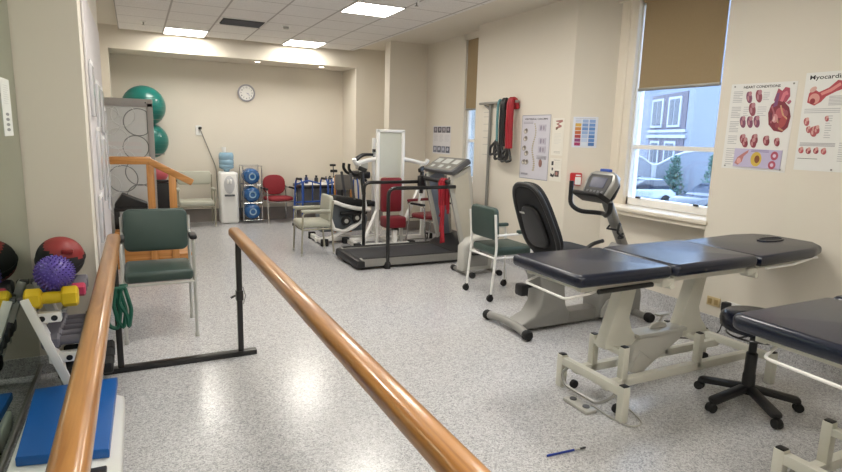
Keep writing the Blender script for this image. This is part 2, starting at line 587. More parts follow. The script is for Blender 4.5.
def poster(name, label, cat, p0, u, w, h, items, bg='#e6e5e3', group=None, tilt=0.0, parts=None):
    """p0 = lower-left corner on the wall, u = horizontal direction as read; items in 0..1 coordinates"""
    u = V(u).normalized()
    up = V((0, 0, 1))
    n = u.cross(up)            # out of the wall, towards the reader
    M = Matrix((u, up, n)).transposed().to_4x4()
    M.translation = V(p0)
    if tilt:
        M = M @ Matrix.Rotation(tilt, 4, 'Z')
    mats = [cmat(bg)]
    idx = {bg: 0}
    mb = MB()
    mb.box((0, 0, 0.0005), (w, h, 0.0025), 0, 2, M, 0)
    lv = 0.0025
    for it in items:
        k, col = it[0], it[-1]
        if col not in idx:
            idx[col] = len(mats)
            mats.append(cmat(col))
        mi = idx[col]
        lv += 0.00012
        if k == 'r':
            mb.box((it[1] * w, it[2] * h, 0.002), (it[3] * w, it[4] * h, lv), 0, 2, M, mi)
        elif k == 'p':
            mb.prism([(x * w, y * h) for x, y in it[1]], 0.002, lv, 'z', 0, mi, M)
        elif k == 'e':
            cx, cy, rx, ry = it[1:5]
            ang = it[5] if len(it) > 6 else 0
            pts = []
            for q in range(18):
                a = 2 * PI * q / 18
                dx, dy = rx * w * math.cos(a), ry * h * math.sin(a)
                pts.append((cx * w + dx * math.cos(ang) - dy * math.sin(ang), cy * h + dx * math.sin(ang) + dy * math.cos(ang)))
            mb.prism(pts, 0.002, lv, 'z', 0, mi, M)
        elif k == 't':
            Mt = M @ Matrix.Translation((it[2] * w, it[3] * h, lv))
            mb.text(it[1], it[4] * h, Mt, mi, 0.0002, 0.0006, 'LEFT', it[5] * w if len(it) > 6 else None)
        elif k == 'l':         # block of small print
            x0, y0, x1, y1, nl = it[1:6]
            for q in range(nl):
                yy = y1 - (q + 0.5) * (y1 - y0) / nl
                xe = x1 - (0.3 * (x1 - x0) if q % 4 == 3 else 0)
                mb.box((x0 * w, (yy - 0.004) * h, 0.002), (xe * w, (yy + 0.004) * h, lv), 0, 2, M, mi)
    t = thing(name, label, cat, p0, 0, group)
    obj('sheet', mb, mats, t, 0)
    if parts:
        pm = MB()
        for (x, y) in parts:
            pm.box((x * w - 0.006, y * h - 0.006, 0.002), (x * w + 0.006, y * h + 0.006, 0.008), 0.002, 1, M)
        obj('pin', pm, greyMt, t)
    return t

def heartlet(cx, cy, s, c1, c2, hs=1.0):
    return [('e', cx, cy, 0.030 * s, 0.036 * s * hs, 0.3, c1), ('e', cx + 0.006 * s, cy + 0.022 * s * hs, 0.018 * s, 0.018 * s, 0.0, c2),
            ('e', cx - 0.008 * s, cy - 0.006 * s, 0.010 * s, 0.016 * s * hs, 0.2, c2)]
U_R = (0, -1, 0)
items = [('t', 'HEART CONDITIONS', 0.20, 0.945, 0.04, 0.56, '#1c1a1e')]
for (a, b_, n) in ((0.78, 0.92, 7), (0.6, 0.74, 7), (0.43, 0.57, 7), (0.29, 0.40, 5), (0.04, 0.25, 8)):
    items.append(('l', 0.05, a, 0.2, b_, n, '#b4b3b6'))
for (x, y, s) in ((0.31, 0.84, 1.5), (0.46, 0.85, 1.6), (0.385, 0.70, 1.7), (0.26, 0.555, 1.5), (0.375, 0.555, 1.5), (0.48, 0.56, 1.5)):
    items += heartlet(x, y, s, '#7d4a63' if y > 0.8 and x < .4 or y < .6 else '#8f4a55', '#b4808a', 1.3)
items += [('l', 0.53, 0.80, 0.62, 0.9, 5, '#c2c1c4'), ('l', 0.25, 0.62, 0.33, 0.74, 5, '#c2c1c4'), ('l', 0.47, 0.62, 0.6, 0.74, 5, '#c2c1c4')]
# the large anatomical heart
items += [('p', [(0.70, 0.80), (0.74, 0.93), (0.80, 0.90), (0.84, 0.94), (0.90, 0.93), (0.92, 0.84), (0.88, 0.78), (0.76, 0.74)], '#a84a5e'),
          ('p', [(0.64, 0.66), (0.67, 0.75), (0.74, 0.79), (0.84, 0.79), (0.93, 0.72), (0.97, 0.62), (0.95, 0.50), (0.88, 0.445), (0.76, 0.46), (0.67, 0.53)], '#7e2f3d'),
          ('p', [(0.70, 0.72), (0.73, 0.88), (0.77, 0.88), (0.76, 0.74)], '#7b4a74'),
          ('e', 0.82, 0.66, 0.07, 0.06, 0.4, '#b25a62'), ('e', 0.75, 0.60, 0.045, 0.05, 0.2, '#c98a8c'), ('e', 0.87, 0.56, 0.05, 0.07, -0.3, '#a84a4a'),
          ('e', 0.73, 0.595, 0.025, 0.03, 0.2, '#ddb6b4'), ('p', [(0.79, 0.79), (0.82, 0.88), (0.87, 0.90), (0.90, 0.86), (0.86, 0.85), (0.83, 0.78)], '#cf7581'),
          ('p', [(0.88, 0.77), (0.93, 0.80), (0.95, 0.78), (0.92, 0.75)], '#b0667a'), ('p', [(0.67, 0.73), (0.69, 0.74), (0.74, 0.66), (0.71, 0.54), (0.69, 0.55), (0.715, 0.66)], '#a8606a'),
          ('p', [(0.80, 0.74), (0.82, 0.745), (0.86, 0.66), (0.93, 0.60), (0.925, 0.585), (0.85, 0.635)], '#c79a7a'), ('p', [(0.78, 0.58), (0.80, 0.59), (0.83, 0.50), (0.90, 0.47), (0.89, 0.455), (0.82, 0.48)], '#b98a72'),
          ('e', 0.90, 0.655, 0.03, 0.035, 0.2, '#9c5560'), ('e', 0.80, 0.52, 0.03, 0.03, 0.2, '#96424c'), ('e', 0.69, 0.62, 0.02, 0.05, 0.2, '#6b2a3c')]
for (x, y) in ((0.30, 0.355), (0.34, 0.315), (0.49, 0.36), (0.475, 0.315), (0.67, 0.345), (0.83, 0.335)):
    items += heartlet(x, y, 1.45 if x < .8 else 1.2, '#8c3c48', '#bd8a8e', 1.1)
items += [('r', 0.20, 0.03, 0.93, 0.245, '#bdb6d2'),
          ('p', [(0.22, 0.07), (0.26, 0.14), (0.36, 0.20), (0.43, 0.235), (0.42, 0.20), (0.36, 0.155), (0.34, 0.09), (0.28, 0.05)], '#b87a78'),
          ('e', 0.29, 0.10, 0.035, 0.035, 0.0, '#d9a49c'), ('e', 0.56, 0.13, 0.085, 0.085, 0.0, '#cdb04e'), ('e', 0.575, 0.13, 0.04, 0.045, 0.0, '#7c4a2a'),
          ('e', 0.83, 0.18, 0.055, 0.05, 0.0, '#b05468'), ('e', 0.83, 0.18, 0.025, 0.02, 0.0, '#d7c6d8'),
          ('e', 0.81, 0.075, 0.055, 0.048, 0.0, '#b05468'), ('e', 0.81, 0.075, 0.025, 0.02, 0.0, '#d7c6d8'), ('l', 0.47, 0.21, 0.74, 0.24, 2, '#8d84b0')]
poster('wall_poster', 'white anatomical poster headed HEART CONDITIONS on the wall right of the window', 'poster',
       (XR, 3.055, 1.365), U_R, 0.505, 0.645, items, '#e3e2df', 'anatomical charts right of the window', -0.015, [(0.06, 0.97), (0.95, 0.975), (0.06, 0.03), (0.93, 0.03)])
items = [('t', 'Myocardial Infarction', 0.05, 0.93, 0.062, 0.9, '#1c1a1e')]
items += [('p', [(0.06, 0.70), (0.07, 0.79), (0.12, 0.84), (0.20, 0.80), (0.32, 0.84), (0.42, 0.91), (0.56, 0.89), (0.62, 0.86), (0.5, 0.82), (0.42, 0.80), (0.30, 0.755), (0.24, 0.70), (0.16, 0.665)], '#b0434c'),
          ('e', 0.15, 0.735, 0.07, 0.055, 0.3, '#d3948c'), ('e', 0.13, 0.71, 0.035, 0.03, 0.0, '#8e2b35'), ('p', [(0.22, 0.79), (0.34, 0.83), (0.45, 0.885), (0.47, 0.86), (0.36, 0.80), (0.24, 0.765)], '#d98a86'),
          ('e', 0.12, 0.83, 0.05, 0.025, 0.6, '#cfa49b'),
          ('l', 0.34, 0.66, 0.6, 0.76, 7, '#b9b8ba'), ('l', 0.04, 0.585, 0.5, 0.64, 3, '#b9b8ba'), ('l', 0.34, 0.33, 0.42, 0.57, 10, '#b9b8ba'), ('l', 0.04, 0.25, 0.5, 0.29, 3, '#a9a8ab'),
          ('l', 0.55, 0.1, 0.96, 0.3, 9, '#b9b8ba'), ('l', 0.66, 0.6, 0.96, 0.86, 10, '#b9b8ba')]
for (x, y, s) in ((0.09, 0.50, 1.2), (0.13, 0.42, 1.0), (0.20, 0.40, 1.5), (0.24, 0.42, 1.2), (0.35, 0.53, .8)):
    items += heartlet(x, y, s, '#a9545a', '#d0a09a')
for q in range(4):
    items += heartlet(0.07 + q * 0.1, 0.205 - (q % 2) * 0.004, 1.1, '#8e3542' if q % 3 else '#b5565c', '#cf9a94', 0.8)
items += [('r', 0.56, 0.54, 0.97, 0.59, '#c8746a'), ('r', 0.56, 0.55, 0.97, 0.575, '#8f2f33'), ('r', 0.56, 0.44, 0.97, 0.49, '#c8746a'), ('r', 0.56, 0.455, 0.97, 0.475, '#a0553f'), ('r', 0.04, 0.12, 0.3, 0.125, '#555555')]
poster('wall_poster', 'anatomical poster headed Myocardial Infarction at the right edge of the picture', 'poster',
       (XR, 2.49, 1.385), U_R, 0.5, 0.665, items, '#e2e2df', 'anatomical charts right of the window', 0.0, [(0.5, 0.02)])
# spine chart on the pier
items = [('r', 0.0, 0.0, 1.0, 1.0, '#9a9ba6'), ('r', 0.015, 0.012, 0.985, 0.988, '#cdcbd4'), ('t', 'VERTEBRAL COLUMN', 0.1, 0.925, 0.035, 0.8, '#20242e')]
sp = [(0.47 + 0.045 * math.sin(q * 0.42), 0.86 - q * 0.034) for q in range(22)]
for q, (x, y) in enumerate(sp):
    items.append(('e', x, y, 0.022 + q * 0.0007, 0.0135, 0.15, '#b0a68f'))
for (x, y) in ((0.16, 0.75), (0.16, 0.63), (0.13, 0.48), (0.22, 0.40), (0.14, 0.26), (0.24, 0.26)):
    items += [('e', x, y, 0.075, 0.04, 0.2, '#a39d98'), ('e', x + 0.02, y + 0.018, 0.035, 0.025, 0.5, '#6f6862'), ('e', x - 0.02, y - 0.01, 0.03, 0.018, 0.0, '#d7cfc2')]
for (x, y) in ((0.70, 0.80), (0.72, 0.60), (0.72, 0.47)):
    items += [('r', x - 0.08, y - 0.05, x + 0.16, y + 0.05, '#bdb9c6'), ('e', x, y, 0.03, 0.04, 0.0, '#8d8598'), ('e', x + 0.09, y, 0.03, 0.035, 0.0, '#9c93a2')]
items += [('e', 0.74, 0.26, 0.05, 0.06, 0.0, '#8e6862'), ('l', 0.6, 0.32, 0.92, 0.38, 3, '#9b99a4'), ('l', 0.08, 0.06, 0.3, 0.09, 2, '#8d8b96'), ('l', 0.08, 0.86, 0.4, 0.9, 2, '#9b99a4')]
poster('wall_poster', 'grey-bordered spine chart headed VERTEBRAL COLUMN on the wall behind the exercise bike', 'poster',
       (4.1, 5.62, 1.09), U_R, 0.525, 0.73, items, '#cdcbd4')
# two small sheets beside it
items = [('p', [(0.25, 0.93), (0.85, 0.95), (0.88, 0.9), (0.5, 0.84), (0.8, 0.8), (0.78, 0.76), (0.3, 0.70), (0.28, 0.75), (0.55, 0.79), (0.3, 0.84), (0.6, 0.89), (0.3, 0.9)], '#a4706a'), ('e', 0.4, 0.72, 0.12, 0.03, 0.5, '#6d5a4e'),
         ('l', 0.2, 0.3, 0.8, 0.6, 8, '#d0cfca'), ('l', 0.25, 0.05, 0.8, 0.12, 2, '#8e8d88')]
poster('notice_sheet', 'white sheet with a small reddish drawing, upper one right of the spine chart', 'notice', (4.1, 5.06, 1.38), U_R, 0.19, 0.4, items, '#e4e0d6')
items = [('l', 0.3, 0.88, 0.85, 0.94, 2, '#8e8d88'), ('r', 0.12, 0.68, 0.3, 0.86, '#3c3c40'), ('r', 0.16, 0.46, 0.3, 0.58, '#4c4c50'), ('p', [(0.05, 0.2), (0.1, 0.34), (0.3, 0.26), (0.4, 0.36), (0.42, 0.24), (0.35, 0.16)], '#2e2e31'),
         ('r', 0.45, 0.2, 0.82, 0.46, '#574a48'), ('e', 0.62, 0.34, 0.1, 0.08, 0.0, '#b07f76'), ('l', 0.42, 0.55, 0.85, 0.84, 6, '#c4c2bd')]
poster('notice_sheet', 'white sheet with small dark pictures, lower one right of the spine chart', 'notice', (4.1, 5.06, 1.1), U_R, 0.19, 0.25, items, '#e4e0d6')
# colour chart on the splayed window reveal
us = V((4.42 - 4.1, 4.47 - 4.78, 0)).normalized()
items = [('l', 0.08, 0.93, 0.9, 0.97, 1, '#7d88a5')]
cc = [['#c9cfe2', '#9fb6dc', '#8dabdc'], ['#d7b05a', '#7d9cd0', '#7096d0'], ['#cc8c46', '#6f93cc', '#5f8bc8'], ['#c3683d', '#98b4dd', '#7aa0d5'], ['#b0484a', '#b3c8e8', '#5b86c4'], ['#8f4a7c', '#c4d4ee', '#6690cc'], ['#a8376a', '#dfe8f6', '#4d78b8']]
for r_, row in enumerate(cc):
    for c_, col in enumerate(row):
        items.append(('r', 0.1 + c_ * 0.28, 0.06 + (6 - r_) * 0.125, 0.34 + c_ * 0.28, 0.165 + (6 - r_) * 0.125, col))
poster('notice_sheet', 'small sheet with a grid of coloured squares on the angled reveal left of the window', 'notice',
       V((4.1, 4.78, 1.475)) + us * 0.03 + V((-0.001, -0.001, 0)), us, 0.25, 0.315, items, '#dfe3ee')
# photo sheet in the far alcove
items = [('l', 0.08, 0.45, 0.3, 0.7, 7, '#b4b3b8'), ('l', 0.38, 0.42, 0.6, 0.7, 8, '#b4b3b8'), ('l', 0.68, 0.45, 0.92, 0.7, 7, '#b4b3b8')]
for q in range(4):
    items += [('r', 0.04 + q * 0.24, 0.76, 0.25 + q * 0.24, 0.97, '#4d4a55' if q % 2 else '#6a6570'), ('e', 0.15 + q * 0.24, 0.88, 0.05, 0.06, 0.0, '#a9a3ac'),
              ('r', 0.04 + q * 0.24, 0.05, 0.25 + q * 0.24, 0.28, '#565a6c' if q % 2 else '#75788a'), ('e', 0.14 + q * 0.24, 0.18, 0.06, 0.06, 0.2, '#b8bac8')]
poster('wall_poster', 'sheet with two rows of dark photographs on the alcove wall behind the treadmill', 'poster', (4.28, 8.24, 1.28), U_R, 0.58, 0.43, items, '#dcdadd')
# notice strip stuck on the mirror
items = [('l', 0.25, 0.55, 0.8, 0.9, 9, '#c2c4c0')]
for q in range(4):
    items.append(('e', 0.5, 0.38 - q * 0.09, 0.2, 0.028, 0.0, '#777a78'))
poster('notice_sheet', 'narrow white notice strip stuck on the mirror at the left edge', 'notice', (-0.61, 3.655, 1.49), (0, 1, 0), 0.24, 0.30, items, '#dfe2dc')
# ---------------- notice board with clear pockets on the side of the left pier
t = thing('notice_board', 'pale notice board along the side of the left pier, seen edge on', 'notice board', (-0.27, 4.3, 0.5))
obj('board', MB().box((-0.268, 4.35, 0.35), (-0.256, 6.3, 2.42), 0.003), mat('pale_pinboard', '#cfcaca', 0.7, vary=0.03), t)
pk = [(4.45, 1.62, 0.26, 0.34), (4.75, 1.1, 0.3, 0.42), (5.05, 1.55, 0.3, 0.32), (5.35, 0.95, 0.34, 0.5), (5.6, 1.5, 0.34, 0.36), (5.95, 0.8, 0.3, 0.9), (4.5, 0.75, 0.25, 0.3)]
pkl = ['nearest the camera, high up', 'second from the camera, midway up', 'third from the camera, high up', 'fourth from the camera, low', 'fifth from the camera, high up', 'farthest and longest, by the screen', 'low down at the near end']
for (y, z, w_, h_), L in zip(pk, pkl):
    mb = MB()
    mb.box((-0.255, y, z), (-0.236, y + w_, z + h_), 0.004)
    o = thing('document_pocket', 'clear pocket of papers on the pier notice board, ' + L, 'document holder', (-0.25, y, z), 0, 'pockets on the pier notice board')
    obj('pocket', mb, mat('clear_acrylic', '#c9c9cc', 0.15, vary=0.03), o)
    obj('papers', MB().box((-0.25, y + 0.02, z + 0.05), (-0.24, y + w_ - 0.02, z + h_ + 0.03)), paperM, o)

# ---------------- clock
t = thing('wall_clock', 'round white wall clock with grey rim high on the far wall', 'clock', (1.735, YF, 2.19))
Mw = Matrix.Rotation(PI / 2, 4, 'X')
obj('rim', MB(True).lathe([(0.145, 0), (0.145, 0.03), (0.125, 0.04), (0.118, 0.03), (0.118, 0.002)], (0, 0, 0), 32, Mw), mat('clock_rim_grey', '#a3a3aa', 0.35), t)
obj('dial', MB(True).lathe([(0.118, 0.0), (0.118, 0.028), (0, 0.028)], (0, 0, 0), 32, Mw), whiteM, t)
nm = MB(True)
for q in range(1, 13):
    a = PI / 2 - q * PI / 6
    M = Matrix.Translation((0.092 * math.cos(a), -0.0285, 0.092 * math.sin(a) - 0.011)) @ Matrix.Rotation(PI / 2, 4, 'X')
    nm.text(str(q), 0.032, M, 0, 0.0004, 0.0006, 'CENTER')
obj('numerals', nm, mat('clock_ink', '#3b3c58', 0.5), t)
for nm_, L, a in (('hour_hand', 0.05, -0.35), ('minute_hand', 0.075, -0.75)):
    obj(nm_, MB(True).bar((0, -0.032, 0), (L * math.cos(a), -0.032, L * math.sin(a)), 0.006, 0.003), mat('clock_hand', '#3a4690', 0.4), t)

# wall socket with plug lead running to the cooler
t = thing('wall_socket', 'white wall socket with a black plug above the water cooler', 'socket', (0.95, YF, 1.55))
obj('plate', MB().box((0.90, YF - 0.012, 1.46), (1.0, YF, 1.62), 0.004), whiteM, t)
obj('plug', MB().box((0.945, YF - 0.05, 1.555), (0.995, YF - 0.01, 1.60), 0.008), blackM, t)
obj('cord', MB().tube([(0.97, YF - 0.04, 1.56), (1.03, YF - 0.02, 1.4), (1.12, YF - 0.02, 1.15), (1.2, YF - 0.03, 0.93), (1.22, YF - 0.03, 0.4)], 0.008, 6, 0.05), greyMt, t)

def outlet(y, label, plugs):
    t = thing('power_outlet', label, 'power outlet', (XR, y, 0.27), 0, 'power outlets low on the right wall')
    obj('plate', MB().box((XR - 0.012, y - 0.06, 0.235), (XR, y + 0.06, 0.31), 0.004), mat('beige_plastic', '#c9b48a', 0.5) if not plugs else whiteM, t)
    for q in (-0.028, 0.028):
        obj('socket', MB().box((XR - 0.016, y + q - 0.018, 0.25), (XR - 0.01, y + q + 0.018, 0.295), 0.003), mat('tan_plastic', '#a88f5f', 0.5) if not plugs else plasM, t)
    return t
outlet(2.98, 'beige double power outlet low on the right wall between the treatment tables', False)
t = outlet(2.80, 'white power outlet with a black plug adaptor low on the right wall', True)
obj('plug', MB().box((XR - 0.07, 2.81, 0.23), (XR - 0.015, 2.87, 0.31), 0.01), blackM, t)
t = thing('plug_adaptor', 'white plug adaptor with a thin black lead trailing across the floor under the table', 'power adaptor', (XR, 2.74, 0.27))
obj('body', MB().box((XR - 0.05, 2.70, 0.235), (XR - 0.002, 2.735, 0.305), 0.008), plasM, t)
cd = MB().tube([(4.16, 2.715, 0.24), (4.14, 2.84, 0.24), (4.12, 2.84, 0.05), (4.0, 2.9, 0.008), (3.7, 3.05, 0.008), (3.55, 2.95, 0.008), (3.3, 3.0, 0.008), (3.1, 2.75, 0.008), (3.0, 2.6, 0.008), (2.9, 2.52, 0.03)], 0.005, 6, 0.12)
obj('lead', cd, blackM, t)

# red box on the reveal
q0 = V((4.1, 4.78, 1.08)) + us * 0.04
nrm = us.cross(V((0, 0, 1)))
Mr = Matrix((us, V((0, 0, 1)), nrm)).transposed().to_4x4()
Mr.translation = q0
t = thing('wall_box', 'small red box with white label mounted on the reveal beside the bike console', 'box', q0)
obj('case', MB().box((0, 0, 0.0), (0.12, 0.13, 0.09), 0.012, 2, Mr), mat('red_plastic', '#c21f26', 0.4), t)
obj('label_plate', MB().box((0.055, 0.01, 0.088), (0.115, 0.09, 0.092), 0.001, 1, Mr).box((0.06, 0.1, 0.088), (0.11, 0.115, 0.092), 0.001, 1, Mr), whiteM, t)

# ---------------- bracket with exercise tubing on the pier
t = thing('hanging_bracket', 'grey metal pole and arm bracket holding exercise tubing on the pier', 'bracket', (4.07, 6.3, 0))
obj('pole', MB().cyl((4.07, 6.27, 0.0), (4.07, 6.27, 1.97), 0.02, 12), greyMt, t)
obj('arm', MB().box((4.03, 5.66, 1.965), (4.07, 6.49, 1.995), 0.004), greyMt, t)
obj('brace', MB().bar((4.07, 6.42, 1.965), (4.07, 6.29, 1.90), 0.015, 0.015), greyMt, t)
def tubing(name, y, r, m, label, zb, n=3, group='exercise tubing on the bracket'):
    t = thing(name, label, 'exercise tubing', (4.03, y, 1.97), 0, group)
    for q in range(n):
        yy = y + (q - (n - 1) / 2) * r * 1.7
        obj('strand', MB().tube([(4.09, yy, 1.9), (4.05, yy, 2.0), (4.02, yy, 2.01), (4.0, yy, 1.95), (4.0, yy + 0.006 * q, 1.7), (4.0, yy - 0.01, zb)], r, 8, 0.03), m, t)
    h = MB()
    for q in range(2):
        zz = zb - 0.02
        a = y + (q - .5) * 0.09
        h.tube([(4.0, y, zz + 0.04), (3.98, a + 0.05, zz - 0.05), (3.97, a + 0.04, zz - 0.14), (3.98, a - 0.05, zz - 0.12), (4.0, y, zz + 0.04)], 0.016, 8, 0.02)
    obj('handle', h, blackM, t)
tubing('resistance_tube', 6.0, 0.016, tealTub, 'teal exercise tubing hanging leftmost on the wall bracket', 1.5, 1)
tubing('resistance_tube', 5.89, 0.026, blackM, 'black exercise tubing hanging in the middle of the wall bracket', 1.45, 2)
tubing('resistance_tube', 5.74, 0.03, tapeR, 'red exercise tubing hanging rightmost on the wall bracket', 1.43, 2)
items = []
for q, z in enumerate((0.95, 0.87, 0.74, 0.62, 0.5, 0.38, 0.2)):
    items.append(('l', 0.1, z - 0.03, 0.5 + (q % 3) * 0.15, z, 1, '#a9a7a2'))
poster('notice_sheet', 'pale printed chart behind the grey pole of the tubing bracket', 'notice', (4.1, 6.50, 1.2), U_R, 0.34, 0.72, items, '#dcd6ca')

# ------------------------------------------------------------------ parallel bars
t = thing('parallel_bars', 'pair of walking bars with varnished wooden rails on black steel posts', 'parallel bars', (0.21, 3.95, 0))
for x, y1 in ((-0.16, 4.09), (0.585, 4.13)):
    mb = MB().box((x - 0.039, 0.3, 0.815), (x + 0.039, y1, 0.885), 0.026, 4)
    obj('handrail', mb, woodY, t, 50)
    for y in (3.95, 0.75):
        obj('post', MB().box((x - 0.018, y - 0.018, 0.03), (x + 0.018, y + 0.018, 0.82), 0.003), blackMt, t)
    if x > 0:
        obj('height_clamp', MB().box((x - 0.024, 3.926, 0.40), (x + 0.024, 3.974, 0.47), 0.004).cyl((x - 0.03, 3.93, 0.44), (x - 0.06, 3.92, 0.43), 0.008, 8), blackMt, t)
        obj('locking_pin', MB().tube([(x + 0.02, 3.92, 0.5), (x + 0.035, 3.91, 0.44), (x + 0.02, 3.91, 0.38)], 0.004, 6), chrome, t)
for y in (3.95, 0.75):
    obj('base_bar', MB().box((-0.26, y - 0.03, 0.0), (0.69, y + 0.03, 0.035), 0.004), blackMt, t)
mb = MB()
for q in range(3):
    x = -0.19 + q * 0.03
    mb.tube([(x, 3.91, 0.56), (x - 0.02, 3.90, 0.47), (x + 0.025 * (q - 1), 3.90, 0.33 + 0.03 * q), (x + 0.03, 3.90, 0.30), (x + 0.05, 3.905, 0.42), (x + 0.02, 3.91, 0.56)], 0.013, 6, 0.03)
mb.tube([(-0.20, 3.91, 0.56), (-0.11, 3.91, 0.565), (-0.10, 3.98, 0.56), (-0.20, 3.98, 0.56), (-0.20, 3.91, 0.56)], 0.012, 6)
solo('resistance_band', mb, greenTub, 'dark green stretch band looped around the left post of the walking bars', 'exercise band', (-0.16, 3.91, 0.4))

# ------------------------------------------------------------------ chairs
def rounded_rect(w, h, r, n=5):
    pts = []
    for cx, cy, a0 in ((w / 2 - r, h / 2 - r, 0), (-w / 2 + r, h / 2 - r, 90), (-w / 2 + r, -h / 2 + r, 180), (w / 2 - r, -h / 2 + r, 270)):
        for k in range(n + 1):
            a = math.radians(a0 + 90 * k / n)
            pts.append((cx + r * math.cos(a), cy + r * math.sin(a)))
    return pts

def arm_chair(label, loc, rz, up, fr, W=0.48, D=0.45, sz=0.53, b0=0.6, b1=0.93, az=0.76, apad=None, castors=False, group=None, lean=0.04, name='arm_chair', padlen=0.30):
    """local: sitter faces -y; legs W apart"""
    t = thing(name, label, 'chair', loc, rz, group)
    h = W / 2
    obj('seat', MB(True).box((-h + 0.01, -D / 2 - 0.02, sz - 0.085), (h - 0.01, D / 2 - 0.02, sz), 0.03, 3), up, t, 60)
    Mb = Matrix.Translation((0, D / 2 - 0.02, (b0 + b1) / 2)) @ Matrix.Rotation(-lean * 2, 4, 'X')
    obj('backrest', MB(True).prism(rounded_rect(W - 0.02, b1 - b0, 0.05), -0.028, 0.028, 'y', 0.018, 0, Mb), up, t, 60)
    zb = 0.06 if castors else 0.0
    for sx in (-1, 1):
        x = sx * h
        # front leg runs up and back as the arm support
        obj('leg', MB(True).tube([(x, -D / 2 - 0.005, zb + 0.01), (x, -D / 2 + 0.015, az - 0.015), (x, D / 2 - 0.03, az - 0.02)], 0.0125, 8, 0.05), fr, t)
        obj('leg', MB(True).tube([(x, D / 2 + 0.02, zb + 0.01), (x, D / 2 - 0.02, sz), (x, D / 2 + 0.01, b1 - 0.06)], 0.0125, 8, 0.05), fr, t)
        obj('arm_pad', MB(True).box((x - 0.026, -D / 2 - 0.01, az - 0.012), (x + 0.026, -D / 2 - 0.01 + padlen, az + 0.022), 0.012, 2), apad or up, t)
        if castors:
            for y in (-D / 2 - 0.005, D / 2 + 0.02):
                c = MB(True).lathe([(0.0, -0.014), (0.032, -0.014), (0.034, 0), (0.032, 0.014), (0, 0.014)], (x, y + 0.01, 0.034), 14, Matrix.Rotation(PI / 2, 4, 'Y'))
                c.box((x - 0.02, y - 0.008, 0.03), (x + 0.02, y + 0.012, 0.075), 0.004)
                obj('castor', c, rubberM, t)
        else:
            for y in (-D / 2 - 0.005, D / 2 + 0.02):
                obj('leg_tip', MB(True).lathe([(0.016, 0), (0.016, 0.03), (0.0125, 0.034)], (x, y, 0.0), 10), greyLt, t)
    f = MB(True)
    f.tube([(-h, -D / 2 + 0.005, sz - 0.1), (h, -D / 2 + 0.005, sz - 0.1)], 0.011, 8)
    f.tube([(-h, D / 2 - 0.01, sz - 0.1), (h, D / 2 - 0.01, sz - 0.1)], 0.011, 8)
    for sx in (-1, 1):
        f.tube([(sx * h, -D / 2 + 0.005, sz - 0.1), (sx * h, D / 2 - 0.01, sz - 0.1)], 0.011, 8)
    obj('seat_frame', f, fr, t)
    return t
arm_chair('dark green vinyl armchair with silver legs standing between the walking bars', (0.105, 4.695, 0), 0, greenM, silverM, apad=blackM, padlen=0.16)
arm_chair('dark green vinyl armchair on white castors beside the recumbent bike', (3.21, 4.645, 0), PI / 2, greenM, whiteM, W=0.45, D=0.44, sz=0.52, b0=0.59, b1=0.90, az=0.66, castors=True, padlen=0.2)
arm_chair('pale grey vinyl armchair facing left in front of the cross trainer', (2.02, 7.22, 0), -PI / 2, greyVin, mat('beige_metal', '#9b9888', 0.4, vary=0.03), W=0.42, D=0.40, sz=0.44, b0=0.42, b1=0.76, az=0.57, padlen=0.38)
arm_chair('wide pale grey vinyl armchair against the far wall behind the practice stairs', (0.83, 9.9, 0), 0, greyVin, mat('beige_metal', '#9b9888', 0.4), W=0.54, D=0.42, sz=0.43, b0=0.66, b1=0.88, az=0.6, padlen=0.3)
# red stacking chair by the far wall
def red_chair(label, loc, rz, up, low=False):
    t = thing('visitor_chair', label, 'chair', loc, rz)
    obj('seat', MB(True).prism(rounded_rect(0.46, 0.44, 0.14), 0.38, 0.44, 'z', 0.022), up, t, 60)
    if low:
        obj('backrest', MB(True).box((-0.24, 0.20, 0.60), (0.24, 0.235, 0.64), 0.012), up, t)
    else:
        Mb = Matrix.Translation((0, 0.22, 0.63)) @ Matrix.Rotation(-0.12, 4, 'X')
        pts = [(0.2 * math.copysign(abs(math.cos(a)) ** 0.75, math.cos(a)), 0.175 * math.copysign(abs(math.sin(a)) ** 0.75, math.sin(a))) for a in [2 * PI * k / 28 for k in range(28)]]
        obj('backrest', MB(True).prism(pts, -0.025, 0.025, 'y', 0.016, 0, Mb), up, t, 60)
    for sx in (-1, 1):
        x = sx * 0.25
        obj('leg', MB(True).tube([(x, -0.22, 0), (x, -0.19, 0.36), (x, -0.17, 0.56), (x, -0.05, 0.585), (x, 0.2, 0.58), (x * 0.8, 0.24, 0.6)], 0.012, 8, 0.05), chrome, t)
        obj('leg', MB(True).tube([(x * 0.9, 0.26, 0), (x * 0.85, 0.2, 0.37), (x * 0.8, 0.22, 0.62)], 0.012, 8, 0.05), chrome, t)
        obj('arm_pad', MB(True).box((x - 0.022, -0.17, 0.575), (x + 0.022, 0.12, 0.605), 0.01), blackM, t)
    for y in (-0.19, 0.19):
        obj('seat_bar', MB(True).tube([(-0.25 if y < 0 else -0.215, y, 0.365), (0.25 if y < 0 else 0.215, y, 0.365)], 0.011, 8), chrome, t)
    return t
red_chair('red padded armchair with oval back against the far wall beside the bottle rack', (2.18, 9.98, 0), 0.12, redM)
red_chair('red round-seated chair with low back rail behind the treadmill deck', (3.78, 7.32, 0), 0.25, redVin, True)
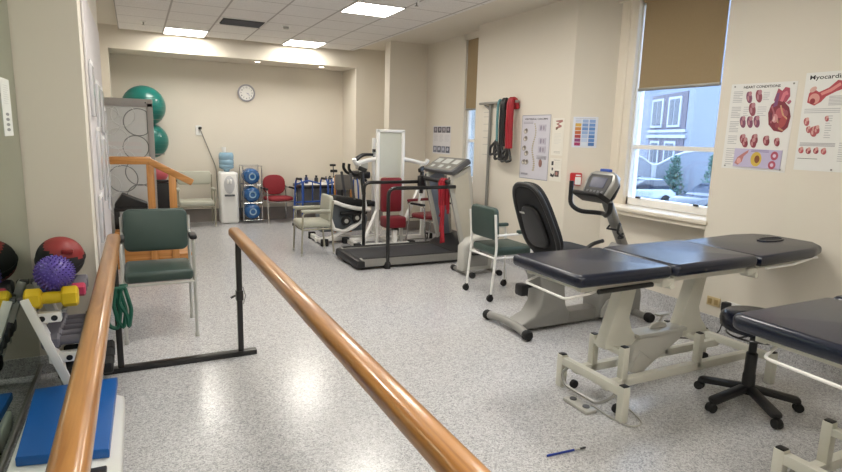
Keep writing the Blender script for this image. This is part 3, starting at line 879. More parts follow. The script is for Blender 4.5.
# grey backed chair in front of the table
t = thing('side_chair', 'grey upholstered chair with its back to the camera in front of the cluttered table', 'chair', (2.9, 8.75, 0))
gm = mat('grey_tweed', '#7d7a77', 0.85, vary=0.12, scale=50)
obj('backrest', MB().box((2.76, 8.58, 0.68), (3.04, 8.63, 0.92), 0.02), gm, t)
obj('seat', MB().box((2.75, 8.62, 0.4), (3.05, 9.0, 0.46), 0.02), gm, t)
for x in (2.77, 3.03):
    obj('leg', MB().box((x - 0.015, 8.6, 0), (x + 0.015, 8.63, 0.9), 0.003), woodZ, t)
    obj('leg', MB().box((x - 0.015, 8.95, 0), (x + 0.015, 8.98, 0.41), 0.003), woodZ, t)
#PART3
# ------------------------------------------------------------------ treatment tables
def treatment_table(label, dx=0.0, dy=0.0):
    """built where the first table stands: x 1.95..4.12, y 2.12..2.72"""
    t = thing('treatment_table', label, 'treatment table', (3.0, 2.42, 0), 0, 'treatment tables')
    ya, yb = 2.12, 2.72
    zt = 0.88
    def cushion(x0, x1, tilt, head=False):
        if head:
            pts = [(x0, ya), (x1 - 0.25, ya), (x1 - 0.08, ya + 0.05), (x1, ya + 0.14), (x1, yb - 0.14), (x1 - 0.08, yb - 0.05), (x1 - 0.25, yb), (x0, yb)]
        else:
            pts = [(x + (x0 + x1) / 2, y + (ya + yb) / 2) for x, y in rounded_rect(x1 - x0, yb - ya, 0.045, 4)]
        M = Matrix.Translation((x0, 0, zt)) @ Matrix.Rotation(-tilt, 4, 'Y') @ Matrix.Translation((-x0, 0, -zt))
        mb = MB()
        mb.prism(pts, zt - 0.07, zt, 'z', 0.03, 0, M, 5)
        return mb, M
    mb, _ = cushion(1.95, 2.635, 0.0)
    obj('foot_section', mb, navyM, t, 50)
    mb, _ = cushion(2.645, 3.375, 0.01)
    obj('middle_section', mb, navyM, t, 50)
    mb, M = cushion(3.385, 4.175, 0.03, True)
    o = obj('head_section', mb, navyM, t, 50)
    # face hole: raised padded lip around a dark opening
    hp = [(3.96 + 0.105 * math.cos(2 * PI * k / 28), 2.44 + 0.045 * math.sin(2 * PI * k / 28)) for k in range(28)]
    obj('face_hole', MB().prism(hp, zt - 0.06, zt + 0.0012, 'z', 0, 0, M), rubberM, o, 30)
    lip = MB()
    lp = [M @ V((3.96 + 0.112 * math.cos(2 * PI * k / 28), 2.44 + 0.052 * math.sin(2 * PI * k / 28), zt)) for k in range(28)]
    lip.tube(lp, 0.009, 6, 0, 0, True)
    obj('hole_rim', lip, navyM, o, 60)
    # section frames
    fr = MB()
    for x0, x1 in ((2.02, 2.6), (2.68, 3.34), (3.42, 3.95)):
        for y in (2.2, 2.62):
            fr.box((x0, y - 0.02, 0.775 if x0 < 3.4 else 0.79), (x1, y + 0.02, 0.815))
        fr.box((x0, 2.2, 0.78), (x0 + 0.04, 2.62, 0.815)).box((x1 - 0.04, 2.2, 0.78), (x1, 2.62, 0.815))
    obj('section_frame', fr, creamFr, t)
    obj('gas_strut', MB().cyl((2.13, 2.17, 0.77), (2.52, 2.17, 0.775), 0.014, 10), blackMt, t)
    for x in (2.64, 3.38):
        for y in (2.19, 2.64):
            obj('hinge', MB().box((x - 0.05, y - 0.03, 0.75), (x + 0.05, y + 0.03, 0.8), 0.01).cyl((x + 0.02, y - 0.04, 0.755), (x + 0.02, y + 0.04, 0.755), 0.018, 10), creamFr, t)
    obj('adjust_lever', MB().tube([(3.5, 2.16, 0.79), (3.75, 2.14, 0.80), (3.95, 2.14, 0.83), (4.0, 2.14, 0.83)], 0.008, 6), whiteM, t)
    obj('end_rail', MB().tube([(2.2, 2.6, 0.80), (1.94, 2.55, 0.75), (1.92, 2.185, 0.75), (2.12, 2.205, 0.755), (2.26, 2.21, 0.80)], 0.007, 8, 0.03), whiteM, t)
    # upper chassis bar and two slanted lifting arms
    obj('chassis', MB().box((2.45, 2.36, 0.735), (3.5, 2.40, 0.775)).box((2.45, 2.48, 0.735), (3.5, 2.52, 0.775)).box((2.5, 2.3, 0.74), (2.56, 2.58, 0.775)).box((3.3, 2.3, 0.74), (3.36, 2.58, 0.775)), creamFr, t)
    for x in (2.44, 3.06):
        pr = [(x + 0.01, 0.32), (x + 0.29, 0.32), (x + 0.275, 0.355), (x + 0.215, 0.42), (x + 0.185, 0.50), (x + 0.235, 0.74), (x + 0.13, 0.74), (x + 0.005, 0.36)]
        mb = MB().prism(pr, 2.40, 2.48, 'y', 0.006)
        obj('lifting_arm', mb, creamFr, t)
    # base
    bs = MB()
    for y in (2.32, 2.57):
        bs.box((2.38, y - 0.022, 0.115), (3.7, y + 0.022, 0.165), 0.003)
    for x in (2.36, 3.68):
        bs.box((x - 0.022, 2.15, 0.15), (x + 0.022, 2.66, 0.20), 0.003)
    for x in (2.52, 3.17):
        bs.box((x - 0.02, 2.3, 0.30), (x + 0.02, 2.58, 0.335), 0.003)
    obj('base_frame', bs, creamFr, t)
    for x in (2.36, 3.68):
        for y in (2.15, 2.665):
            lg = obj('leg', MB().box((x - 0.024, y - 0.024, 0.0), (x + 0.024, y + 0.024, 0.21), 0.003), creamFr, t)
            obj('end_cap', MB().box((x - 0.02, y - 0.02, 0.209), (x + 0.02, y + 0.02, 0.217), 0.003), blackM, lg)
    for x in (2.52, 3.17):
        for y in (2.32, 2.57):
            lg = obj('upright', MB().box((x - 0.022, y - 0.022, 0.13), (x + 0.022, y + 0.022, 0.355), 0.003), creamFr, t)
            obj('end_cap', MB().box((x - 0.018, y - 0.018, 0.354), (x + 0.018, y + 0.018, 0.362), 0.003), blackM, lg)
    ac = MB()
    ac.prism([(2.64, 0.22), (2.70, 0.16), (2.78, 0.16), (3.08, 0.33), (3.08, 0.37), (2.72, 0.38), (2.66, 0.32)], 2.37, 2.47, 'y', 0.012)
    ac.prism([(2.62, 0.17), (2.72, 0.12), (2.80, 0.22), (2.70, 0.29)], 2.355, 2.485, 'y', 0.012)
    ac.box((2.68, 2.36, 0.37), (3.10, 2.48, 0.392), 0.004)
    obj('lift_motor', ac, greyLt, t)
    obj('cam_plate', MB().prism([(2.82, 0.36), (2.86, 0.415), (2.92, 0.43), (2.98, 0.415), (3.02, 0.36)], 2.43, 2.45, 'y', 0.004).cyl((2.93, 2.44, 0.42), (2.96, 2.44, 0.47), 0.008).box((2.90, 2.42, 0.465), (3.0, 2.46, 0.48), 0.006), greyLt, t)
    for x in (2.41, 3.63):
        for y in (2.24, 2.6):
            c = MB().lathe([(0, -0.012), (0.026, -0.012), (0.028, 0), (0.026, 0.012), (0, 0.012)], (x, y, 0.028), 14, Matrix.Rotation(PI / 2, 4, 'X'))
            obj('castor', c, rubberM, t)
    obj('castor_pedal', MB().tube([(2.36, 2.6, 0.15), (2.30, 2.6, 0.12), (2.28, 2.54, 0.07), (2.28, 2.26, 0.07), (2.30, 2.2, 0.12), (2.36, 2.2, 0.15)], 0.009, 8, 0.04), greyMt, t)
    return t
T1 = treatment_table('three-section navy treatment table standing under the window, with a face hole')
T2 = copy_thing(T1, (3.17, 1.135, 0), 'navy treatment table partly out of frame at the bottom right, overlapping the stool')

t = thing('foot_switch', 'light grey foot switch with two dark buttons on the floor by the table leg', 'foot switch', (2.26, 2.38, 0))
obj('base', MB().box((2.225, 2.28, 0), (2.305, 2.49, 0.025), 0.01), greyLt, t)
for y in (2.33, 2.44):
    obj('button', MB().lathe([(0.022, 0.024), (0.02, 0.032), (0, 0.033)], (2.265, y, 0), 14), greyDk, t)
obj('cable', MB().tube([(2.29, 2.36, 0.012), (2.34, 2.36, 0.007), (2.33, 2.2, 0.006), (2.35, 2.07, 0.006), (2.45, 2.07, 0.006), (2.5, 2.2, 0.006), (2.55, 2.4, 0.008)], 0.005, 6, 0.06), greyLt, t)

# ------------------------------------------------------------------ stool
t = thing('wheeled_stool', 'low round navy stool on a black five-star castor base between the two tables', 'stool', (3.22, 2.0, 0))
cx, cy = 3.22, 2.0
obj('seat', MB().lathe([(0, 0.475), (0.17, 0.475), (0.19, 0.49), (0.195, 0.525), (0.19, 0.555), (0.165, 0.575), (0, 0.58)], (cx, cy, 0), 32), navyM, t, 60)
obj('seat_plate', MB().lathe([(0.0, 0.45), (0.08, 0.45), (0.1, 0.475), (0, 0.475)], (cx, cy, 0), 20), blackM, t)
obj('lever_ring', MB().tube([(cx + 0.15 * math.cos(a), cy + 0.15 * math.sin(a), 0.445) for a in [2 * PI * k / 28 for k in range(28)]], 0.006, 6, 0, 0, True).bar((cx - 0.15, cy, 0.445), (cx + 0.15, cy, 0.45), 0.012, 0.006), blackMt, t)
obj('gas_lift', MB().lathe([(0.0, 0.07), (0.036, 0.08), (0.036, 0.2), (0.032, 0.21), (0.032, 0.33), (0.022, 0.34), (0.022, 0.455), (0, 0.455)], (cx, cy, 0), 18), blackM, t)
for k in range(5):
    a = math.radians(175 + 72 * k)
    d = V((math.cos(a), math.sin(a), 0))
    c0 = V((cx, cy, 0))
    mb = MB().bar(c0 + d * 0.02 + V((0, 0, 0.115)), c0 + d * 0.285 + V((0, 0, 0.068)), 0.064, 0.042, 0.018)
    lg = obj('leg', mb, blackM, t)
    e = c0 + d * 0.28
    cs = MB()
    for s_ in (-1, 1):
        cs.lathe([(0, -0.009), (0.026, -0.009), (0.028, 0), (0.026, 0.009), (0, 0.009)], e + V((-d.y, d.x, 0)) * 0.013 * s_ + V((0, 0, 0.028)), 14, Matrix.Rotation(a, 4, 'Z') @ Matrix.Rotation(PI / 2, 4, 'X'))
    cs.cyl(e + V((0, 0, 0.03)), e + V((0, 0, 0.07)), 0.012, 10)
    obj('castor', cs, rubberM, lg)

# ------------------------------------------------------------------ recumbent bike
t = thing('recumbent_bike', 'grey recumbent exercise bike with black mesh seat and tilted console behind the table', 'exercise bike', (3.2, 3.65, 0))
Yb = 3.65
bd = MB()
bd.prism([(2.70, 0.03), (3.17, 0.03), (3.19, 0.12), (3.14, 0.2), (3.12, 0.34), (3.13, 0.52), (3.10, 0.60), (2.72, 0.60), (2.70, 0.57), (2.80, 0.52), (2.86, 0.44), (2.89, 0.34), (2.88, 0.22), (2.82, 0.13), (2.70, 0.08)], Yb - 0.10, Yb + 0.10, 'y', 0.018, 0, None, 3)
obj('rear_housing', bd, greyBk, t)
obj('base_rail', MB().box((3.12, Yb - 0.07, 0.035), (3.56, Yb + 0.07, 0.13), 0.02).box((2.8, Yb - 0.06, 0.02), (3.9, Yb + 0.06, 0.04)), greyBk, t)
fb = MB()
fb.prism([(3.50, 0.04), (4.0, 0.04), (4.0, 0.2), (3.95, 0.42), (3.88, 0.62), (3.78, 0.66), (3.72, 0.6), (3.66, 0.45), (3.60, 0.32), (3.52, 0.26), (3.50, 0.18)], Yb - 0.11, Yb + 0.11, 'y', 0.025, 0, None, 3)
obj('front_housing', fb, greyBk, t)
arcs = MB()
arcs.prism([(3.52, 0.05), (3.56, 0.05), (3.60, 0.14), (3.70, 0.19), (3.84, 0.2), (3.84, 0.24), (3.68, 0.24), (3.57, 0.19), (3.52, 0.12)], Yb - 0.125, Yb - 0.105, 'y', 0.006)
obj('trim_arc', arcs, silverM, t)
obj('rear_stabiliser', MB().tube([(2.655, Yb - 0.22, 0.045), (2.67, Yb - 0.1, 0.06), (2.67, Yb + 0.14, 0.065), (2.655, Yb + 0.32, 0.045)], 0.034, 12, 0.1), greyBk, t)
for y in (Yb - 0.235, Yb + 0.33):
    obj('end_cap', MB().lathe([(0, -0.03), (0.034, -0.03), (0.042, -0.015), (0.042, 0.02), (0.034, 0.03), (0, 0.03)], (2.652, y, 0.043), 14, Matrix.Rotation(PI / 2, 4, 'X')), rubberM, t)
obj('front_stabiliser', MB().cyl((3.93, Yb - 0.25, 0.045), (3.93, Yb + 0.28, 0.045), 0.032, 12), greyBk, t)
for y in (Yb - 0.27, Yb + 0.29):
    obj('end_cap', MB().lathe([(0, -0.03), (0.038, -0.03), (0.045, 0), (0.038, 0.03), (0, 0.03)], (3.93, y, 0.045), 14, Matrix.Rotation(PI / 2, 4, 'X')), rubberM, t)
# seat
Mseat = Matrix.Translation((3.0, Yb, 0.62)) @ Matrix.Rotation(math.radians(-24), 4, 'Y')
op = []
for k in range(40):
    a = 2 * PI * k / 40
    ca, sa = math.cos(a), math.sin(a)
    wdt = 0.21 * abs(ca) ** 0.62 * math.copysign(1, ca)
    hh = 0.315 * abs(sa) ** 0.62 * math.copysign(1, sa)
    op.append((wdt * (1.0 - 0.14 * (hh / 0.315)), hh + 0.33))
sb = MB().prism(op, -0.035, 0.035, 'x', 0.022, 0, Mseat, 3)
obj('seat_back', sb, meshM, t, 60)
rim = MB().tube([Mseat @ V((-0.03, x, z)) for x, z in op], 0.02, 8, 0, 0, True)
obj('back_rim', rim, blackM, t, 60)
obj('back_shell', MB().prism([(x * 0.62, (z - 0.33) * 0.6 + 0.28) for x, z in op], -0.07, -0.03, 'x', 0.02, 0, Mseat, 3), blackM, t, 60)
obj('grip_mark', MB().box((-0.076, 0.05, 0.40), (-0.07, 0.11, 0.415), 0.001, 1, Mseat), greyLt, t)
obj('seat_cushion', MB().prism(rounded_rect(0.42, 0.42, 0.1), 0.60, 0.68, 'z', 0.03, 0, Matrix.Translation((3.15, Yb, 0)), 3), meshM, t, 60)
for s_ in (-1, 1):
    obj('seat_grip', MB().tube([(3.02, Yb + s_ * 0.16, 0.60), (3.06, Yb + s_ * 0.26, 0.62), (3.2, Yb + s_ * 0.27, 0.74), (3.32, Yb + s_ * 0.27, 0.76)], 0.016, 8, 0.05), blackM, t)
obj('slide_lever', MB().bar((2.92, Yb + 0.04, 0.36), (2.80, Yb + 0.05, 0.34), 0.03, 0.03, 0.006).box((2.74, Yb - 0.01, 0.28), (2.82, Yb + 0.09, 0.38), 0.02), blackM, t)
for s_ in (-1, 1):
    cr = obj('crank', MB().bar((3.66, Yb + s_ * 0.13, 0.30), (3.58 - s_ * 0.04, Yb + s_ * 0.14, 0.30 + s_ * 0.13), 0.03, 0.018, 0.004), blackMt, t)
    obj('pedal', MB().box((3.53 - s_ * 0.04, Yb + s_ * 0.2 - 0.05, 0.28 + s_ * 0.13), (3.64 - s_ * 0.04, Yb + s_ * 0.2 + 0.05, 0.31 + s_ * 0.13), 0.01), blackM, cr)
obj('mast', MB().bar((3.86, Yb, 0.58), (3.58, Yb, 1.06), 0.085, 0.075, 0.025), greyMt, t)
obj('bottle_cage', MB().tube([(3.72, Yb - 0.05, 0.84), (3.66, Yb - 0.10, 0.86), (3.64, Yb - 0.10, 0.78), (3.70, Yb - 0.12, 0.74), (3.70, Yb - 0.05, 0.72), (3.76, Yb - 0.05, 0.76)], 0.011, 6, 0.02).tube([(3.72, Yb + 0.05, 0.84), (3.64, Yb + 0.02, 0.80), (3.66, Yb - 0.1, 0.80)], 0.009, 6), blackM, t)
# console: faces the rider (-x), leaning back
Mc = Matrix.Translation((3.50, Yb, 1.16)) @ Matrix.Rotation(math.radians(28), 4, 'Y')
co = MB().prism([(-0.14, -0.11), (0.14, -0.11), (0.17, 0.05), (0.15, 0.115), (0.10, 0.14), (-0.10, 0.14), (-0.15, 0.115), (-0.17, 0.05)], -0.035, 0.035, 'x', 0.015, 0, Mc, 2)
c_ = obj('console', co, greyMt, t, 50)
obj('console_face', MB().prism([(-0.12, -0.085), (0.12, -0.085), (0.14, 0.05), (0.12, 0.105), (-0.12, 0.105), (-0.14, 0.05)], -0.04, -0.034, 'x', 0.003, 0, Mc, 1), blackM, c_)
obj('screen', MB().box((-0.043, -0.085, -0.02), (-0.039, 0.085, 0.075), 0.001, 1, Mc), mat('dim_lcd', '#3d3f55', 0.2, vary=0.1), c_)
kp = MB()
for q in range(5):
    kp.box((-0.043, -0.10 + q * 0.042, -0.07), (-0.039, -0.075 + q * 0.042, -0.045), 0.001, 1, Mc)
obj('keys', kp, greyDk, c_)
obj('console_tray', MB().prism([(-0.15, -0.13), (0.15, -0.13), (0.16, -0.09), (-0.16, -0.09)], -0.13, 0.04, 'x', 0.02, 0, Mc, 2).prism(rounded_rect(0.3, 0.2, 0.06), 0.03, 0.075, 'x', 0.02, 0, Mc, 2), blackM, c_, 50)
obj('handlebar', MB().tube([(3.40, Yb + 0.24, 1.20), (3.40, Yb + 0.24, 0.99), (3.44, Yb + 0.16, 0.94), (3.56, Yb, 0.94), (3.44, Yb - 0.16, 0.94), (3.40, Yb - 0.24, 0.99), (3.40, Yb - 0.24, 1.06)], 0.02, 8, 0.07), blackM, t, 60)
obj('blue_tag', MB().box((3.56, Yb - 0.03, 1.285), (3.60, Yb + 0.08, 1.315), 0.008), mat('blue_cloth', '#3a55a8', 0.8), t)

# ------------------------------------------------------------------ small grey exercise unit by the treadmill
t = thing('pedal_exerciser', 'low grey pedal exercise unit with black feet at the front end of the treadmill', 'exercise machine', (3.4, 5.42, 0))
obj('housing', MB().prism([(3.24, 0.05), (3.62, 0.05), (3.64, 0.30), (3.60, 0.42), (3.50, 0.46), (3.34, 0.42), (3.24, 0.33)], 5.40, 5.56, 'y', 0.03, 0, None, 3), greyLt, t, 60)
obj('side_panel', MB().prism([(3.3, 0.1), (3.56, 0.1), (3.57, 0.30), (3.48, 0.38), (3.3, 0.32)], 5.392, 5.402, 'y', 0.004), greyBk, t)
for x in (3.28, 3.64):
    obj('foot', MB().cyl((x, 5.28, 0.035), (x, 5.68, 0.035), 0.022, 10), greyMt, t)
    for y in (5.27, 5.69):
        obj('foot_cap', MB().lathe([(0, -0.025), (0.03, -0.025), (0.035, 0), (0.03, 0.025), (0, 0.025)], (x, y, 0.035), 12, Matrix.Rotation(PI / 2, 4, 'X')), rubberM, t)
obj('pedal', MB().bar((3.44, 5.38, 0.28), (3.54, 5.36, 0.33), 0.02, 0.02).box((3.5, 5.28, 0.32), (3.6, 5.37, 0.345), 0.006).box((3.3, 5.30, 0.25), (3.42, 5.38, 0.275), 0.006), blackM, t)

# ------------------------------------------------------------------ treadmill
t = thing('treadmill', 'black and grey treadmill with long black handrails facing the right wall', 'treadmill', (3.0, 6.44, 0))
y0, y1 = 6.03, 6.84
obj('belt', MB().box((2.26, y0 + 0.1, 0.08), (3.72, y1 - 0.1, 0.125), 0.015), mat('tread_belt', '#2c2c30', 0.7, vary=0.15, scale=40), t)
for y in (y0, y1 - 0.1):
    obj('side_rail', MB().box((2.26, y, 0.035), (3.95, y + 0.1, 0.13), 0.012), greyMt, t)
    obj('foot_rail', MB().box((2.28, y + 0.005, 0.128), (3.75, y + 0.095, 0.134), 0.003), rubberM, t)
obj('rear_roller_cap', MB().box((2.2, y0 - 0.005, 0.02), (2.31, y1 + 0.005, 0.12), 0.025), blackM, t)
obj('under_frame', MB().box((2.25, y0 + 0.03, 0.02), (3.95, y0 + 0.07, 0.05)).box((2.25, y1 - 0.07, 0.02), (3.95, y1 - 0.03, 0.05)), blackMt, t)
obj('motor_cover', MB().prism([(3.5, 0.13), (3.68, 0.24), (3.92, 0.26), (4.0, 0.18), (4.0, 0.04), (3.5, 0.04)], y0 + 0.03, y1 - 0.03, 'y', 0.025), blackM, t)
for y in (y0 - 0.005, y1 + 0.005):
    obj('wheel', MB().lathe([(0, -0.02), (0.05, -0.02), (0.055, 0), (0.05, 0.02), (0, 0.02)], (3.72, y, 0.055), 16, Matrix.Rotation(PI / 2, 4, 'X')), rubberM, t)
for y in (y0 + 0.005, y1 - 0.005):
    obj('handrail', MB().tube([(2.58, y, 0.02), (2.58, y, 0.945), (3.12, y, 0.945), (3.46 if y < 6.4 else 3.56, y, 0.95)], 0.022, 10, 0.09), blackMt, t, 60)
    obj('rail_foot', MB().lathe([(0.04, 0.0), (0.045, 0.04), (0.03, 0.08), (0.0, 0.09)], (2.58, y, 0.0), 14), rubberM, t)
up = [(3.62, 0.16), (3.84, 0.16), (3.70, 1.20), (3.42, 1.06), (3.41, 0.96)]
upi = [(3.66, 0.22), (3.80, 0.22), (3.665, 1.13), (3.47, 1.03), (3.46, 0.96)]
for y, m_ in ((y0 + 0.06, greyLt), (y1 - 0.11, greyLt)):
    u = obj('upright', MB().prism(up, y, y + 0.05, 'y', 0.008), greyLt, t)
    obj('edge_trim', MB().tube([(3.64, y + 0.025, 0.2), (3.415, y + 0.025, 0.96), (3.42, y + 0.025, 1.06)], 0.016, 8), greyDk, u)
    obj('edge_trim', MB().tube([(3.83, y + 0.025, 0.2), (3.70, y + 0.025, 1.17)], 0.016, 8), greyDk, u)
    obj('upright_panel', MB().prism(upi, y - 0.006, y + 0.056, 'y', 0.004), blueGr if y > 6.5 else mat('beige_panel', '#bfbbae', 0.4), u)
Mt = Matrix.Translation((3.535, 0, 1.17)) @ Matrix.Rotation(math.radians(-32), 4, 'Y')
c_ = obj('console', MB().box((-0.13, y0 + 0.02, -0.03), (0.17, y1 - 0.02, 0.035), 0.018, 2, Mt), greyDk, t)
obj('console_face', MB().box((-0.11, y0 + 0.06, 0.033), (0.145, y1 - 0.06, 0.04), 0.003, 1, Mt), greyMt, c_)
dsp = MB()
for q, (x0, yy, w_, h_) in enumerate(((0.02, 6.14, 0.14, 0.09), (0.02, 6.36, 0.17, 0.10), (0.02, 6.6, 0.14, 0.09), (-0.08, 6.2, 0.07, 0.05), (-0.08, 6.4, 0.09, 0.06), (-0.08, 6.62, 0.07, 0.05))):
    dsp.box((x0, yy, 0.039), (x0 + h_, yy + w_, 0.044), 0.001, 1, Mt)
obj('display', dsp, mat('pale_display', '#c9cccb', 0.3), c_)
obj('cross_bar', MB().tube([(3.42, y0 + 0.06, 1.0), (3.41, y0 + 0.13, 1.0), (3.41, y1 - 0.13, 1.0), (3.42, y1 - 0.06, 1.0)], 0.028, 10, 0.08), blackM, t, 60)
obj('rail_sleeve', MB().box((3.34, y1 - 0.05, 0.88), (3.6, y1 + 0.02, 1.03), 0.02), blackM, t)
# red bands over the cross bar
t = thing('exercise_band', 'red and pink exercise bands draped over the treadmill cross bar', 'exercise band', (3.4, 6.3, 1.03))
for k, (yy, zb, wd) in enumerate(((6.17, 0.24, 0.035), (6.20, 0.30, 0.03), (6.235, 0.22, 0.032), (6.265, 0.36, 0.03), (6.29, 0.55, 0.03))):
    pts = [(3.445, yy, 0.6 + 0.05 * k), (3.45, yy, 0.98), (3.415, yy, 1.033), (3.375, yy, 0.99), (3.38, yy + 0.02 * math.sin(k), 0.7), (3.385 + 0.01 * k, yy + 0.015, 0.45 + 0.04 * k), (3.39, yy - 0.01, zb)]
    mb = MB()
    for a_, b_ in zip(pts, pts[1:]):
        mb.bar(a_, b_, 0.007, wd, 0.002, 0, (1, 0, 0))
    obj('band', mb, pinkRed if k % 2 else tapeR, t, 60)

# ------------------------------------------------------------------ seated press machine
t = thing('seated_press_machine', 'white seated gym machine with a tall frame, red back pad and press arms', 'exercise machine', (3.2, 7.5, 0))
fr = MB()
for x in (3.0, 3.38):
    fr.box((x - 0.022, 7.40, 0.0), (x + 0.022, 7.45, 1.62), 0.006)
fr.box((2.98, 7.40, 1.585), (3.40, 7.45, 1.625), 0.006)
obj('frame', fr, whiteM, t)
obj('shroud_panel', MB().box((3.02, 7.425, 0.97), (3.36, 7.435, 1.59)), mat('pale_shroud', '#c9cbc0', 0.2, vary=0.03, coat=0.3), t)
obj('back_pad', MB().box((3.035, 7.33, 0.48), (3.345, 7.42, 0.96), 0.03, 3), redVin, t, 60)
obj('seat_pad', MB().box((3.035, 7.16, 0.27), (3.345, 7.40, 0.43), 0.03, 3), redVin, t, 60)
obj('seat_post', MB().box((3.16, 7.2, 0.05), (3.22, 7.26, 0.29)).box((3.16, 7.2, 0.24), (3.22, 7.42, 0.29)), whiteM, t)
bs = MB()
bs.box((2.62, 7.16, 0.01), (3.46, 7.23, 0.07), 0.008).box((2.60, 7.66, 0.01), (4.0, 7.72, 0.07), 0.008).box((3.16, 7.2, 0.01), (3.22, 7.7, 0.06)).box((2.64, 7.2, 0.01), (2.70, 7.7, 0.06))
obj('base', bs, whiteM, t)
for x, y in ((2.63, 7.195), (2.63, 7.69), (3.44, 7.195), (3.97, 7.69)):
    obj('foot_cap', MB().box((x - 0.045, y - 0.045, 0.0), (x + 0.045, y + 0.045, 0.085), 0.01), rubberM, t)
obj('strut', MB().bar((2.70, 7.2, 0.06), (3.0, 7.42, 0.5), 0.04, 0.04).bar((3.38, 7.45, 0.2), (3.85, 7.7, 0.9), 0.04, 0.04).bar((3.85, 7.69, 0.04), (3.85, 7.69, 0.95), 0.05, 0.05), whiteM, t)
for s_ in (-1, 1):
    x = 3.19 + s_ * 0.2
    ar = obj('press_arm', MB().tube([(x, 7.46, 1.22), (x + s_ * 0.12, 7.44, 1.2), (x + s_ * 0.33, 7.38, 1.15), (x + s_ * 0.36, 7.36, 1.22)], 0.03, 10, 0.05).tube([(x + s_ * 0.27, 7.40, 1.17), (x + s_ * 0.25, 7.32, 0.9), (x + s_ * 0.2, 7.3, 0.55)], 0.018, 8), whiteM, t, 60)
    obj('grip', MB().cyl((x + s_ * 0.26, 7.33, 1.05), (x + s_ * 0.235, 7.30, 0.74), 0.028, 10).bar((x + s_ * 0.2, 7.3, 1.06), (x + s_ * 0.29, 7.36, 1.1), 0.05, 0.06, 0.01), blackM, ar)


# ------------------------------------------------------------------ recumbent cross trainer
t = thing('cross_trainer', 'white and grey recumbent cross trainer with black seat and handles beside the treadmill', 'exercise machine', (2.6, 7.85, 0))
Yc = 7.9
obj('body', MB().prism([(2.3, 0.16), (2.95, 0.16), (3.0, 0.34), (2.9, 0.52), (2.66, 0.62), (2.42, 0.58), (2.28, 0.40)], Yc - 0.16, Yc + 0.16, 'y', 0.05, 0, None, 3), mat('slate_housing', '#5f666d', 0.4), t, 60)
obj('frame_hoop', MB().tube([(2.44, Yc - 0.24, 0.22), (2.37, Yc - 0.24, 0.42), (2.42, Yc - 0.24, 0.62), (2.55, Yc - 0.24, 0.56), (2.78, Yc - 0.24, 0.50), (2.98, Yc - 0.24, 0.48)], 0.03, 10, 0.12).tube([(2.44, Yc - 0.24, 0.22), (2.6, Yc - 0.24, 0.17), (2.82, Yc - 0.24, 0.27), (2.90, Yc - 0.24, 0.46)], 0.024, 8, 0.1), whiteM, t, 60)
obj('seat', MB().prism([(2.42, 0.57), (2.5, 0.68), (2.72, 0.65), (2.95, 0.60), (3.12, 0.58), (3.12, 0.51), (2.7, 0.54), (2.46, 0.56)], Yc - 0.22, Yc + 0.1, 'y', 0.03, 0, None, 3), rubberM, t, 60)
for x, z in ((2.62, 0.33), (2.78, 0.37)):
    rl = obj('roller', MB().lathe([(0, -0.03), (0.06, -0.03), (0.07, 0), (0.06, 0.03), (0, 0.03)], (x, Yc - 0.24, z), 18, Matrix.Rotation(PI / 2, 4, 'X')), rubberM, t)
    obj('hub', MB().lathe([(0, 0), (0.03, 0), (0.03, 0.036), (0, 0.036)], (x, Yc - 0.24, z), 14, Matrix.Rotation(PI / 2, 4, 'X')), greyLt, rl)
obj('foot_plate', MB().box((2.55, Yc - 0.24, 0.41), (2.95, Yc - 0.16, 0.46), 0.02), rubberM, t)
obj('base_frame', MB().box((2.22, Yc - 0.10, 0.02), (3.2, Yc - 0.04, 0.08), 0.008).box((2.25, Yc - 0.33, 0.02), (2.31, Yc + 0.3, 0.08), 0.008).bar((2.3, Yc - 0.24, 0.05), (2.86, Yc - 0.2, 0.3), 0.04, 0.04), whiteM, t)
obj('foot_cap', MB().box((2.23, Yc - 0.37, 0), (2.33, Yc - 0.30, 0.1), 0.01), rubberM, t)
obj('foot_cap', MB().box((2.23, Yc + 0.28, 0), (2.33, Yc + 0.34, 0.1), 0.01), rubberM, t)
obj('mast', MB().bar((3.0, Yc, 0.1), (2.94, Yc, 1.12), 0.06, 0.06, 0.01).bar((3.12, Yc - 0.02, 0.1), (3.12, Yc - 0.02, 1.5), 0.045, 0.05, 0.01), whiteM, t)
obj('console', MB().box((2.88, Yc - 0.12, 1.04), (3.0, Yc + 0.12, 1.18), 0.02), greyLt, t)
for s_ in (-1, 1):
    h = obj('handle', MB().tube([(2.98, Yc + s_ * 0.10, 0.88), (2.88, Yc + s_ * 0.12, 0.97), (2.76, Yc + s_ * 0.12, 0.98), (2.70, Yc + s_ * 0.12, 1.06), (2.71, Yc + s_ * 0.12, 1.13)], 0.022, 8, 0.06).tube([(3.10, Yc + s_ * 0.04, 1.26), (2.96, Yc + s_ * 0.05, 1.26), (2.84, Yc + s_ * 0.06, 1.18)], 0.02, 8, 0.05), blackM, t, 60)
    obj('link_arm', MB().bar((2.7, Yc + s_ * 0.2, 1.0), (2.78, Yc + s_ * 0.2, 0.5), 0.03, 0.03), greyDk, t)
obj('pivot', MB().box((2.84, Yc - 0.17, 0.92), (3.02, Yc + 0.17, 1.02), 0.02).cyl((3.12, Yc - 0.06, 1.3), (3.12, Yc - 0.06, 1.34), 0.035).cyl((3.12, Yc - 0.06, 1.2), (3.12, Yc - 0.06, 1.24), 0.03), blackM, t)
